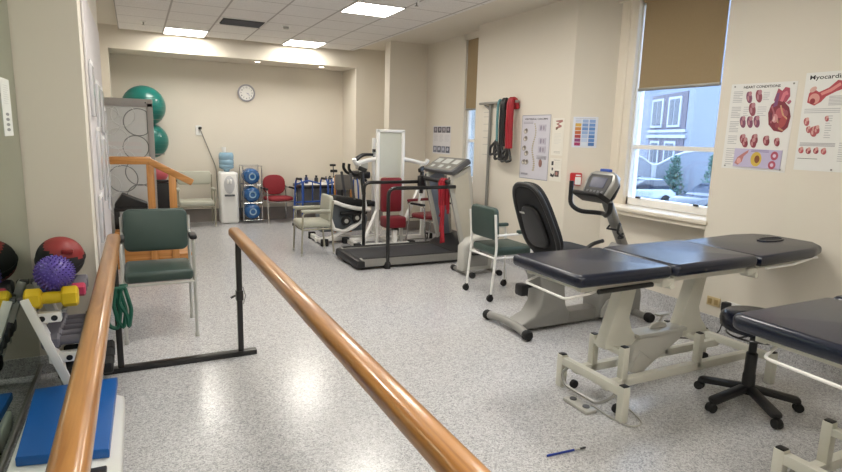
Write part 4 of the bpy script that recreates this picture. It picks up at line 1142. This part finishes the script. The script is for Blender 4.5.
#PART4
# ------------------------------------------------------------------ far wall furniture
t = thing('water_cooler', 'white floor-standing water cooler with a clear blue bottle on top against the far wall', 'water cooler', (1.36, 10.08, 0))
obj('cabinet', MB().box((1.21, 9.93, 0.0), (1.51, 10.24, 0.87), 0.05, 4), plasM, t, 60)
obj('tap_recess', MB().prism([(1.36 + 0.085 * math.cos(a), 0.66 + 0.15 * math.sin(a)) for a in [2 * PI * k / 24 for k in range(24)]], 9.922, 9.935, 'y', 0.003), mat('recess_grey', '#c9cacd', 0.4), t)
for x in (1.335, 1.385):
    obj('tap', MB().box((x - 0.014, 9.895, 0.68), (x + 0.014, 9.925, 0.75), 0.006), plasM, t)
obj('drip_tray', MB().box((1.28, 9.88, 0.47), (1.44, 9.93, 0.50), 0.006).box((1.33, 9.875, 0.478), (1.40, 9.885, 0.495), 0.002), greyDk, t)
bt = MB().lathe([(0.04, 0.86), (0.05, 0.9), (0.115, 0.93), (0.12, 0.98), (0.112, 0.99), (0.12, 1.0), (0.12, 1.06), (0.112, 1.07), (0.12, 1.08), (0.12, 1.15), (0.10, 1.19), (0, 1.195)], (1.345, 10.09, 0), 24)
obj('bottle', bt, bottleL, t, 60)
solo('paper_cup', MB().lathe([(0.03, 1.195), (0.038, 1.275), (0.034, 1.275), (0.027, 1.2), (0, 1.2)], (1.31, 10.09, 0), 16), whiteM, 'small white cup standing on top of the water bottle', 'cup', (1.31, 10.09, 1.195))

t = thing('bottle_rack', 'chrome wire rack holding three blue water bottles beside the cooler', 'bottle rack', (1.73, 10.05, 0))
rk = MB()
for x in (1.575, 1.885):
    for y in (9.88, 10.22):
        rk.cyl((x, y, 0), (x, y, 0.98), 0.008, 8)
for z in (0.06, 0.35, 0.655, 0.97):
    rk.tube([(1.575, 9.88, z), (1.885, 9.88, z), (1.885, 10.22, z), (1.575, 10.22, z)], 0.006, 6, 0, 0, True)
    if z < 0.9:
        for x in (1.65, 1.73, 1.81):
            rk.cyl((x, 9.88, z), (x, 10.22, z), 0.005, 6)
obj('frame', rk, chrome, t)
for z, L in ((0.20, 'lowest'), (0.49, 'middle'), (0.795, 'topmost')):
    bt = thing('water_bottle', 'blue water bottle lying in the wire rack, ' + L + ' of three', 'bottle', (1.73, 9.9, z), 0, 'water bottles in the rack')
    obj('body', MB(True).lathe([(0, -0.01), (0.09, -0.01), (0.125, 0.02), (0.135, 0.06), (0.125, 0.08), (0.135, 0.1), (0.135, 0.2), (0.125, 0.22), (0.135, 0.24), (0.13, 0.28), (0, 0.3)], (0, 0, 0), 24, Matrix.Rotation(-PI / 2, 4, 'X')), bottleM, bt, 60)
    obj('base_ring', MB(True).lathe([(0.05, 0.0), (0.06, -0.016), (0.045, -0.016), (0.03, 0.0)], (0, 0, 0), 20, Matrix.Rotation(-PI / 2, 4, 'X')), bottleL, bt)

t = thing('side_table', 'dark-topped table crowded with small items against the far wall', 'table', (3.0, 9.95, 0))
obj('table_top', MB().prism(rounded_rect(1.0, 0.6, 0.12), 0.60, 0.66, 'z', 0.015, 0, Matrix.Translation((2.97, 9.93, 0))), mat('dark_laminate', '#2d2b2d', 0.35), t)
obj('cloth', MB().prism(rounded_rect(0.86, 0.5, 0.1), 0.66, 0.668, 'z', 0, 0, Matrix.Translation((2.97, 9.93, 0))), whiteM, t)
for x in (2.54, 3.4):
    for y in (9.7, 10.16):
        obj('leg', MB().box((x - 0.02, y - 0.02, 0), (x + 0.02, y + 0.02, 0.61), 0.004), greyDk, t)
obj('modesty_panel', MB().box((2.56, 10.14, 0.2), (3.38, 10.155, 0.6)), mat('grey_modesty', '#8c8f93', 0.6), t)
def tbottle(x, y, h, r, m, cap, label, name='bottle', cat='bottle'):
    b_ = thing(name, label, cat, (x, y, 0.668), 0, 'small items on the side table')
    obj('body', MB(True).lathe([(0, 0), (r, 0), (r, h * 0.65), (r * 0.5, h * 0.78), (r * 0.5, h * 0.85), (0, h * 0.85)], n=12), m, b_)
    obj('cap', MB(True).lathe([(0, h * 0.84), (r * 0.62, h * 0.84), (r * 0.62, h), (0, h)], n=12), cap, b_)
tb = [(2.56, 0.10, 0.035, whiteM, blackM, 'white pot with a black lid at the left end of the side table'),
      (2.66, 0.15, 0.032, mat('navy_bottle', '#2b3560', 0.4), blackM, 'dark navy bottle second from the left on the side table'),
      (2.84, 0.14, 0.035, mat('charcoal_bottle', '#33343a', 0.4), blackM, 'charcoal bottle left of the blue walker handles on the side table'),
      (3.02, 0.12, 0.028, whiteM, greyDk, 'short white bottle with grey cap in the middle of the side table'),
      (3.09, 0.13, 0.028, greyLt, blackM, 'light grey bottle with black cap on the side table'),
      (3.16, 0.12, 0.028, whiteM, blackM, 'white bottle with black cap behind the grey chair on the side table'),
      (3.24, 0.13, 0.028, mat('sand_bottle', '#b5a98f', 0.5), greyDk, 'sand coloured bottle behind the grey chair on the side table'),
      (3.33, 0.15, 0.03, whiteM, greyDk, 'tall white bottle at the right end of the side table')]
for x, h, r, m_, c_, L in tb:
    tbottle(x, 9.92, h, r, m_, c_, L)
t = thing('tool_stand', 'small black stand with clamps rising above the bottles on the side table', 'stand', (3.22, 10.08, 0.668))
obj('base', MB().box((3.16, 10.04, 0.668), (3.28, 10.12, 0.69), 0.005), blackM, t)
obj('stem', MB().cyl((3.22, 10.08, 0.69), (3.20, 10.08, 1.0), 0.01, 8), greyDk, t)
obj('clamp', MB().box((3.15, 10.06, 0.85), (3.28, 10.1, 0.90), 0.01).box((3.14, 10.06, 0.96), (3.25, 10.1, 1.0), 0.01), blackM, t)

def walker(label, x, y, rz, s=1.0):
    t = thing('walking_frame', label, 'walking frame', (x, y, 0), rz)
    for sx in (-1, 1):
        X = sx * 0.22
        obj('side_frame', MB(True).tube([(X * 1.1, -0.22, 0.03), (X, -0.16, 0.72), (X, -0.1, 0.80), (X, 0.1, 0.80), (X, 0.16, 0.74), (X * 1.1, 0.22, 0.03)], 0.014, 8, 0.06).tube([(X * 1.05, -0.19, 0.36), (X * 1.05, 0.19, 0.36)], 0.011, 8), blueFr, t, 60)
        obj('hand_grip', MB(True).cyl((X, -0.1, 0.80), (X, 0.1, 0.80), 0.02, 10), blackM, t)
        for yy in (-0.222, 0.222):
            obj('leg_tip', MB(True).lathe([(0, 0), (0.02, 0), (0.02, 0.04), (0, 0.05)], (X * 1.1, yy, 0), 10), rubberM, t)
    obj('cross_bar', MB(True).tube([(-0.22, 0.15, 0.70), (0, 0.17, 0.76), (0.22, 0.15, 0.70)], 0.013, 8, 0.05).tube([(-0.22, 0.17, 0.40), (0.22, 0.17, 0.40)], 0.013, 8).tube([(-0.08, 0.17, 0.74), (-0.08, 0.17, 0.40)], 0.010, 8).tube([(0.08, 0.17, 0.74), (0.08, 0.17, 0.40)], 0.010, 8), blueFr, t, 60)
    return t
walker('blue folding walking frame in front of the cluttered side table', 2.58, 9.28, 0.1)
walker('blue walking frame tucked behind the pale armchair, nearer the cross trainer', 3.13, 9.3, -0.1)

# ------------------------------------------------------------------ exercise balls on the far wall
def gym_ball(c, r, label):
    t = thing('exercise_ball', label, 'exercise ball', c, 0, 'green exercise balls on the far wall')
    obj('ball', MB(True).ball((0, 0, 0), r, 36), tealM, t, 80)
    pl = MB(True)
    for k in range(-3, 4):
        rr = math.sqrt(max(0, r * r - (k * r * 0.2) ** 2)) + 0.0015
        pl.tube([(rr * math.cos(a), rr * math.sin(a), k * r * 0.2) for a in [2 * PI * q / 36 for q in range(36)]], 0.0025, 4, 0, 0, True)
    obj('ribs', pl, tealM, t, 80)
    obj('valve', MB(True).lathe([(0.012, 0), (0.012, 0.006), (0, 0.007)], (r * 0.55, -r * 0.78, r * 0.28), 10, Matrix.Rotation(PI / 2, 4, 'X')), whiteM, t)
gym_ball((0.14, 9.97, 1.885), 0.31, 'large green exercise ball, upper one above the patterned screen')
gym_ball((0.20, 10.0, 1.36), 0.27, 'green exercise ball, lower one half hidden behind the patterned screen')
t = thing('ball_holder', 'steel wire ball holders fixed to the far wall behind the screen', 'ball rack', (0.15, YF, 1.5))
for cx_, cz, r in ((0.14, 1.70, 0.24), (0.20, 1.17, 0.2)):
    obj('ring', MB().tube([(cx_ + r * math.cos(a), 9.98 + r * math.sin(a), cz - 0.012) for a in [2 * PI * q / 30 for q in range(30)]], 0.008, 6, 0, 0, True).tube([(cx_ - 0.05, 9.98 + r * 0.96, cz - 0.012), (cx_ - 0.05, YF, cz + 0.02)], 0.008, 6).tube([(cx_ + 0.05, 9.98 + r * 0.96, cz - 0.012), (cx_ + 0.05, YF, cz + 0.02)], 0.008, 6), greyMt, t)

# ------------------------------------------------------------------ patterned screen
t = thing('folding_screen', 'grey framed room divider with ring pattern behind the practice stairs', 'screen', (-0.12, 7.8, 0))
Ys = 7.8
fr = MB()
fr.box((-0.46, Ys - 0.025, 1.80), (0.205, Ys + 0.025, 1.895), 0.006).box((0.14, Ys - 0.025, 0.05), (0.205, Ys + 0.025, 1.85), 0.006).box((-0.46, Ys - 0.025, 0.05), (0.2, Ys + 0.025, 0.13), 0.006).box((-0.46, Ys - 0.025, 0.05), (-0.41, Ys + 0.025, 1.85), 0.006)
fr.box((-0.44, Ys - 0.15, 0), (-0.38, Ys + 0.15, 0.05), 0.005).box((0.13, Ys - 0.15, 0), (0.2, Ys + 0.15, 0.05), 0.005)
obj('frame', fr, mat('screen_frame_grey', '#a19d99', 0.45), t)
obj('corner_bolt', MB().box((0.12, Ys - 0.03, 1.845), (0.135, Ys - 0.02, 1.86), 0.002), blackM, t)
obj('panel', MB().box((-0.42, Ys - 0.006, 0.12), (0.15, Ys + 0.006, 1.81)), screenG, t)
rings = [(-0.30, 1.62, 0.16, 0), (-0.12, 1.70, 0.13, 0), (0.04, 1.62, 0.16, 1), (-0.2, 1.42, 0.12, 0), (0.0, 1.32, 0.14, 1), (-0.3, 1.2, 0.14, 0), (-0.12, 1.18, 0.1, 0), (0.03, 1.02, 0.16, 1), (-0.16, 0.94, 0.16, 1), (-0.33, 0.86, 0.14, 0), (0.02, 0.72, 0.15, 1), (-0.18, 0.62, 0.16, 0), (0.04, 0.42, 0.12, 1), (-0.27, 1.72, 0.1, 0)]
pr0, pr1 = MB(), MB()
for x, z, r, dk in rings:
    pts = []
    for q in range(36):
        a = 2 * PI * q / 36
        pts.append((min(0.138, max(-0.408, x + r * math.cos(a))), Ys - 0.0075, min(1.797, max(0.132, z + r * math.sin(a)))))
    (pr1 if dk else pr0).tube(pts, 0.0055, 4, 0, 0, True)
obj('pale_rings', pr0, mat('ring_white', '#d9dbda', 0.5), t)
obj('dark_rings', pr1, mat('ring_grey', '#7f8383', 0.5), t)
obj('printed_patch', MB().box((-0.40, Ys - 0.010, 1.25), (0.06, Ys - 0.0065, 1.30)).box((-0.40, Ys - 0.010, 1.335), (0.06, Ys - 0.0065, 1.385)).box((-0.14, Ys - 0.0105, 1.25), (-0.12, Ys - 0.0065, 1.40)), mat('patch_pale', '#d2cfce', 0.5), t)

# ------------------------------------------------------------------ practice stairs
t = thing('practice_stairs', 'honey-coloured wooden practice stairs with handrail at the far left', 'stairs', (0.1, 7.2, 0))
ya, yb = 6.98, 7.62
for (x0, x1, h) in ((-0.26, 0.14, 0.42), (0.14, 0.33, 0.28), (0.33, 0.50, 0.14)):
    obj('tread', MB().box((x0, ya, h - 0.03), (x1 + 0.02, yb, h), 0.006), woodX, t)
    obj('riser', MB().box((x1 - 0.02, ya + 0.02, 0 if h < .2 else h - 0.15), (x1, yb - 0.02, h - 0.03), 0.003), woodX, t)
    obj('side_panel', MB().box((x0, ya + 0.004, 0), (x1 - 0.001, ya + 0.026, h - 0.03), 0.003), woodX, t)
    obj('side_panel', MB().box((x0, yb - 0.026, 0), (x1 - 0.001, yb - 0.004, h - 0.03), 0.003), woodX, t)
yr = 6.975
obj('handrail', MB().box((-0.40 + 0.135, yr - 0.03, 1.16), (0.14, yr + 0.03, 1.245), 0.012).bar((0.10, yr, 1.205), (0.555, yr, 0.955), 0.06, 0.075, 0.012), woodX, t)
for x, zt_ in ((0.125, 1.20), (0.345, 1.06)):
    obj('post', MB().box((x - 0.038, yr - 0.024, 0.02), (x + 0.038, yr + 0.024, zt_), 0.004), woodZ, t)
t = thing('step_stool', 'black plastic folding step with sloping top on the stair platform', 'step', (-0.1, 7.3, 0.42))
obj('sloped_top', MB().prism([(-0.25, 0.70), (-0.17, 0.815), (0.085, 0.70), (0.085, 0.66), (-0.25, 0.66)], 7.18, 7.42, 'y', 0.008), blackM, t)
obj('rail', MB().box((-0.26, 7.17, 0.62), (0.085, 7.43, 0.66), 0.008), blackM, t)
for x in (-0.235, 0.06):
    obj('leg', MB().box((x - 0.025, 7.18, 0.42), (x + 0.025, 7.24, 0.63), 0.006).box((x - 0.025, 7.36, 0.42), (x + 0.025, 7.42, 0.63), 0.006).box((x - 0.022, 7.18, 0.44), (x + 0.022, 7.42, 0.47), 0.004), blackM, t)
obj('brace', MB().bar((-0.24, 7.19, 0.5), (0.07, 7.19, 0.62), 0.03, 0.02).box((-0.25, 7.185, 0.43), (-0.13, 7.215, 0.52), 0.004), blackM, t)
t = thing('storage_crate', 'black plastic crate on a stand behind the stair posts', 'crate', (0.3, 8.3, 0))
obj('crate', MB().box((0.14, 8.15, 0.42), (0.37, 8.45, 0.86), 0.015), blackM, t)
obj('stand', MB().box((0.13, 8.14, 0.0), (0.38, 8.46, 0.42), 0.01), greyLt, t)
obj('handle', MB().box((0.14, 8.10, 0.87), (0.46, 8.15, 0.90), 0.01), blackM, t)
solo('exercise_ball', MB().ball((0.24, 8.3, 0.98), 0.13, 22), mat('coral_ball', '#d0606a', 0.4), 'small coral pink exercise ball on the black crate behind the stair posts', 'exercise ball', (0.24, 8.3, 0.98), None, 80)

# ------------------------------------------------------------------ dumbbell rack by the mirror
t_rack = t = thing('dumbbell_rack', 'white slanted dumbbell rack standing beside the mirror behind the blue step platform', 'dumbbell rack', (-0.42, 3.72, 0))
for y in (3.56, 3.98):
    p = obj('upright', MB().bar((-0.575, y, 0.64), (-0.36, y, 0.0), 0.045, 0.075, 0.005, 0, (0, 1, 0)), whiteM, t)
    obj('end_cap', MB().box((-0.605, y - 0.025, 0.62), (-0.545, y + 0.025, 0.645), 0.004), greyDk, p)
    for (x0, x1, z) in ((-0.545, -0.415, 0.525), (-0.49, -0.355, 0.29)):
        a_ = obj('arm', MB().box((x0, y - 0.025, z - 0.028), (x1, y + 0.025, z + 0.028), 0.006), whiteM, t)
        for hx in (x0 + 0.04, x0 + 0.098):
            hl = MB().lathe([(0, 0), (0.016, 0), (0.016, 0.003), (0, 0.003)], (hx, y - 0.024, z - 0.003), 14, Matrix.Rotation(PI / 2, 4, 'X'))
            obj('bolt_hole', hl, blackM, a_)
for (x, z) in ((-0.53, 0.56), (-0.40, 0.56), (-0.47, 0.325), (-0.33, 0.325)):
    obj('shelf_rail', MB().box((x - 0.012, 3.54, z - 0.01), (x + 0.012, 4.0, z + 0.01), 0.003), greyMt, t)
def dumbbell(x, y, z, L, r, m, label, hexa=True, rz=0.0):
    t = thing('dumbbell', label, 'dumbbell', (x, y, z), rz, 'dumbbells on the rack')
    Mx = Matrix.Rotation(PI / 2, 4, 'Y')
    n = 6 if hexa else 18
    for s_ in (-1, 1):
        obj('head', MB(True).lathe([(0, -L * 0.16), (r * 0.8, -L * 0.16), (r, -L * 0.12), (r, L * 0.12), (r * 0.8, L * 0.16), (0, L * 0.16)], (s_ * L * 0.34, 0, r * 0.9), n, Mx), m, t, 30)
    obj('handle', MB(True).lathe([(0, -L * 0.2), (r * 0.55, -L * 0.2), (r * 0.6, 0), (r * 0.55, L * 0.2), (0, L * 0.2)], (0, 0, r * 0.9), 12, Mx), m, t)
dumbbell(-0.455, 3.575, 0.575, 0.25, 0.058, yelM, 'yellow dumbbell at the front of the top tier, under the purple ball')
dumbbell(-0.455, 3.68, 0.575, 0.2, 0.045, blueN, 'dark blue dumbbell behind the yellow one on the top tier')
dumbbell(-0.42, 3.775, 0.575, 0.22, 0.04, pinkN, 'pink dumbbell behind the purple ball on the top tier')
dumbbell(-0.42, 3.87, 0.575, 0.22, 0.042, greyN, 'grey dumbbell on the top tier below the red and black ball')
dumbbell(-0.42, 3.97, 0.575, 0.22, 0.042, greyN, 'grey dumbbell farthest back on the top tier by the pier')
for k, L in enumerate(('nearest the camera', 'second from the camera', 'third from the camera', 'fourth from the camera', 'farthest back')):
    dumbbell(-0.385, 3.58 + k * 0.1, 0.335, 0.27, 0.046, greyN, 'grey dumbbell on the lower tier of the white rack, ' + L)
for (x, z) in ((-0.43, 0.135), (-0.29, 0.135)):
    obj('shelf_rail', MB().box((x - 0.012, 3.54, z - 0.01), (x + 0.012, 4.0, z + 0.01), 0.003), greyMt, t_rack)
for k, L in enumerate(('nearest the camera', 'middle one', 'farthest back')):
    dumbbell(-0.32, 3.59 + k * 0.14, 0.145, 0.27, 0.055, rubberM, 'black dumbbell on the lowest tier of the white rack, ' + L)
t = thing('spiky_ball', 'purple spiky massage ball resting on the yellow and blue dumbbells', 'massage ball', (-0.44, 3.63, 0.75))
obj('ball', MB(True).ball((0, 0, 0), 0.09, 30), purM, t, 80)
sp = MB(True)
Ng = 260
for k in range(Ng):
    z = 1 - 2 * (k + 0.5) / Ng
    a = k * 2.399963
    d = V((math.sqrt(1 - z * z) * math.cos(a), math.sqrt(1 - z * z) * math.sin(a), z))
    sp.tube([d * 0.088, d * 0.097, d * 0.102], [0.0055, 0.0042, 0.0015], 5)
obj('spikes', sp, purM, t, 60)
t = thing('medicine_ball', 'red and black medicine ball on the dumbbells in front of the left pier', 'medicine ball', (-0.44, 3.93, 0.775))
mb = MB(True).ball((0, 0, 0), 0.127, 36)
for f in mb.bm.faces:
    c_ = f.calc_center_median()
    q = c_.x * 0.5 - c_.y * 0.3 + c_.z * 0.85
    f.material_index = 1 if (-0.09 < q < 0.055 or (c_.x > 0.05 and q < 0.08)) else 0
obj('ball', mb, [redRub, rubberM], t, 80)
obj('seam', MB(True).tube([(0.128 * math.cos(a), 0.128 * math.sin(a) * 0.9, 0.128 * math.sin(a) * 0.436) for a in [2 * PI * q / 40 for q in range(40)]], 0.004, 6, 0, 0, True), rubberM, t)
obj('grip_panel', MB(True).box((0.02, -0.127, 0.045), (0.08, -0.095, 0.07), 0.006), redRub, t)
# ------------------------------------------------------------------ blue step platform
t = thing('step_platform', 'white exercise step platform with a flat blue top under the left bar', 'step platform', (-0.36, 3.0, 0))
obj('base', MB().prism([(-0.57, 2.50), (-0.16, 2.50), (-0.13, 2.56), (-0.13, 3.34), (-0.17, 3.38), (-0.57, 3.38)], 0.0, 0.10, 'z', 0.015, 0, None, 3), plasM, t)
obj('blue_pad', MB().prism([(-0.535, 2.76), (-0.178, 2.68), (-0.165, 3.50), (-0.56, 3.50)], 0.10, 0.15, 'z', 0.01), blueV, t)
for (x, y) in ((-0.50, 2.58), (-0.22, 2.57), (-0.2, 3.3)):
    obj('grip_block', MB().box((x - 0.035, y - 0.035, 0.085), (x + 0.035, y + 0.035, 0.115 if y < 3 else 0.1), 0.006), blackM, t)
obj('rear_support', MB().box((-0.5, 3.40, 0.0), (-0.2, 3.47, 0.10), 0.008), plasM, t)

# ------------------------------------------------------------------ pen on the floor
t = thing('pen', 'blue pen with dark tip lying on the floor at the bottom centre', 'pen', (1.86, 2.02, 0.006))
obj('barrel', MB().cyl((1.745, 2.03, 0.007), (1.905, 2.018, 0.007), 0.006, 10), mat('blue_pen', '#20398f', 0.3), t)
obj('clear_grip', MB().cyl((1.905, 2.018, 0.007), (1.94, 2.0155, 0.007), 0.0045, 10), greyLt, t)
obj('tip', MB().cyl((1.94, 2.0155, 0.007), (1.975, 2.013, 0.007), 0.005, 10), blackM, t)

# ------------------------------------------------------------------ outside the window
GZ = -1.75
struct('street', MB().box((6.0, -15, GZ - 0.1), (70, 70, GZ)), mat('asphalt', '#54585c', 0.9))
D = V((0.44, 0.898, 0)).normalized()
P0 = V((30.5, 24.49, 0))
Mf = Matrix((D, V((D.y, -D.x, 0)), V((0, 0, 1)))).transposed().to_4x4()    # x along the facade, y into the building
Mf.translation = P0
brick = mat('lilac_brick', '#56515a', 0.85, vary=0.15, scale=3)
stucco = mat('pale_blue_stucco', '#737985', 0.8, vary=0.06, scale=1)
farglass = mat('dark_far_glass', '#2c3440', 0.5)
offW = mat('weathered_white', '#93969c', 0.6)
t = thing('town_building', 'old brick town building with white window surrounds seen through the window', 'building', P0)
obj('facade', MB().box((0.0, 0.0, GZ), (14.0, 8.0, 11.0), 0, 2, Mf), stucco, t)
obj('brick_panel', MB().box((0.8, -0.05, 2.35), (6.3, 0.0, 4.75), 0, 2, Mf), brick, t)
obj('brick_panel', MB().box((0.8, -0.05, -0.6), (6.3, 0.0, 1.85), 0, 2, Mf), brick, t)
obj('string_course', MB().box((0.5, -0.14, 1.85), (6.6, 0.0, 2.05), 0, 2, Mf), offW, t)
obj('string_course', MB().box((0.6, -0.12, 2.22), (6.5, 0.0, 2.4), 0, 2, Mf), offW, t)
for (x0, x1, z0, z1) in ((1.5, 3.4, 2.55, 4.5), (4.2, 6.1, 2.55, 4.5), (1.8, 3.5, 0.0, 1.65), (4.3, 5.9, 0.0, 1.65)):
    o = obj('window_surround', MB().box((x0, -0.12, z0), (x1, 0, z1), 0, 2, Mf), offW, t)
    m_ = (x0 + x1) / 2
    obj('pane', MB().box((x0 + 0.25, -0.14, z0 + 0.15), (m_ - 0.06, 0, z1 - 0.15), 0, 2, Mf), farglass, o)
    obj('pane', MB().box((m_ + 0.06, -0.14, z0 + 0.15), (x1 - 0.25, 0, z1 - 0.15), 0, 2, Mf), farglass, o)
E_ = V((0.9, -0.43, 0)).normalized()
Ms = Matrix((E_, V((-E_.y, E_.x, 0)), V((0, 0, 1)))).transposed().to_4x4()
Ms.translation = P0 + E_ * 0.05
t = thing('pale_building', 'plain pale blue rendered building right of the brick one, through the window', 'building', P0)
obj('wall', MB().box((0.0, 0.3, GZ), (16, 7, 9.5), 0, 2, Ms), mat('pale_render', '#6c7482', 0.8, vary=0.05, scale=1), t)
obj('coping', MB().box((-0.1, 0.2, 9.5), (16.1, 7.1, 9.7), 0, 2, Ms), whiteM, t)
A_, B_ = V((25.2, 23.5, 0)), V((31.0, 21.0, 0))
G = (B_ - A_).normalized()
Mg = Matrix((G, V((-G.y, G.x, 0)), V((0, 0, 1)))).transposed().to_4x4()
Mg.translation = A_
gw = [(0.0, 0.75), (0.3, 0.62), (0.6, 0.40), (0.85, 0.28), (1.1, 0.30), (1.4, 0.45), (1.8, 0.68), (2.2, 0.88), (2.6, 1.02), (3.2, 1.12), (4.2, 1.16), (6.3, 1.16)]
t = thing('garden_wall', 'white swooping entrance wall in front of the brick building, through the window', 'garden wall', A_ + V((0, 0, GZ)))
obj('wall', MB().prism([(0, GZ), (6.3, GZ)] + [(x, z) for x, z in gw[::-1]], -0.08, 0.08, 'y', 0, 0, Mg), mat('pale_wall_render', '#6b727d', 0.8), t)
obj('coping', MB().tube([Mg @ V((x, -0.05, z)) for x, z in gw], 0.07, 8), offW, t, 60)
obj('pier', MB().box((0.75, -0.2, GZ), (1.0, -0.08, 0.3), 0, 2, Mg), offW, t)
def car(label, c, ang, m_, L=4.0):
    t = thing('parked_car', label, 'car', c, ang)
    h = L / 2
    obj('body', MB(True).prism([(-h, 0.35), (-h + 0.05, 0.75), (-h + 0.4, 0.92), (h - 1.0, 0.95), (h - 0.15, 0.78), (h, 0.5), (h, 0.3), (-h, 0.28)], -0.8, 0.8, 'y', 0.08, 0, None, 2), m_, t, 60)
    obj('cabin', MB(True).prism([(-h + 0.35, 0.9), (-h + 0.8, 1.4), (h - 2.0, 1.42), (h - 1.0, 0.93)], -0.7, 0.7, 'y', 0.06), mat('car_glass', '#2a3340', 0.1), t, 60)
    obj('roof', MB(True).prism([(-h + 0.8, 1.38), (-h + 0.95, 1.45), (h - 2.15, 1.46), (h - 1.95, 1.40)], -0.68, 0.68, 'y', 0.03), m_, t, 60)
    for x in (-h + 0.75, h - 0.8):
        for y in (-0.78, 0.78):
            obj('wheel', MB(True).lathe([(0, -0.1), (0.3, -0.1), (0.32, 0), (0.3, 0.1), (0, 0.1)], (x, y, 0.32), 18, Matrix.Rotation(PI / 2, 4, 'X')), rubberM, t)
car('dark blue parked car at the right of the view through the window', (24.1, 17.9, GZ), math.radians(180), mat('navy_car_paint', '#262d3a', 0.2, coat=0.6))
car('pale silver parked car at the left of the view through the window', (23.2, 21.6, GZ), math.radians(175), mat('silver_car_paint', '#8c97a6', 0.25, coat=0.6))
def shrub(label, c, r, h):
    t = thing('shrub', label, 'shrub', c)
    obj('stem', MB().cyl(V(c), V(c) + V((0, 0, h * 0.5)), 0.05, 8), mat('bark', '#4f4336', 0.9), t)
    fo = MB()
    rnd = random.Random(int(c[0] * 100))
    for k in range(520):
        z = rnd.random()
        a = rnd.random() * 2 * PI
        rr = r * (1 - 0.8 * z) * math.sqrt(rnd.random())
        p = V(c) + V((rr * math.cos(a), rr * math.sin(a), h * (0.12 + 0.88 * z)))
        d = V((rnd.uniform(-1, 1), rnd.uniform(-1, 1), rnd.uniform(-.2, 1))).normalized()
        fo.bar(p, p + d * 0.2, 0.08, 0.015)
    obj('foliage', fo, mat('shrub_green', '#44635a', 0.7, vary=0.25), t, 0)
shrub('conical dark shrub left of centre against the entrance wall, through the window', (26.4, 22.0, GZ), 0.75, 2.5)
shrub('conical dark shrub near the right edge of the entrance wall, through the window', (27.2, 20.2, GZ), 0.7, 2.7)

# ------------------------------------------------------------------ light, sky, camera
wd = bpy.data.worlds.new('sky')
S.world = wd
wd.use_nodes = True
nt = wd.node_tree
bg = nt.nodes['Background']
bg.inputs[0].default_value = (0.58, 0.73, 1.0, 1)
bg.inputs[1].default_value = 7.5

cam = bpy.data.cameras.new('camera')
cam.sensor_width = 36
cam.lens = 36 * 570 / 842
cam.clip_start = 0.05
co = bpy.data.objects.new('camera', cam)
COL.objects.link(co)
R = Matrix(((0.89652403, 0.05270491, -0.43984867), (-0.44217171, 0.16697393, -0.88125132), (0.02699699, 0.98455162, 0.17300076)))
M = R.to_4x4()
M.translation = (0, 0, 1.55)
co.matrix_world = M
S.camera = co

vs = S.view_settings
vs.view_transform = 'Standard'
vs.look = 'None'
vs.gamma = 1
vs.use_curve_mapping = False
vs.exposure = 0.3
S.cycles.use_denoising = True
S.cycles.max_bounces = 8
S.cycles.diffuse_bounces = 5
S.cycles.glossy_bounces = 4
S.cycles.transparent_max_bounces = 12
S.cycles.sample_clamp_indirect = 6
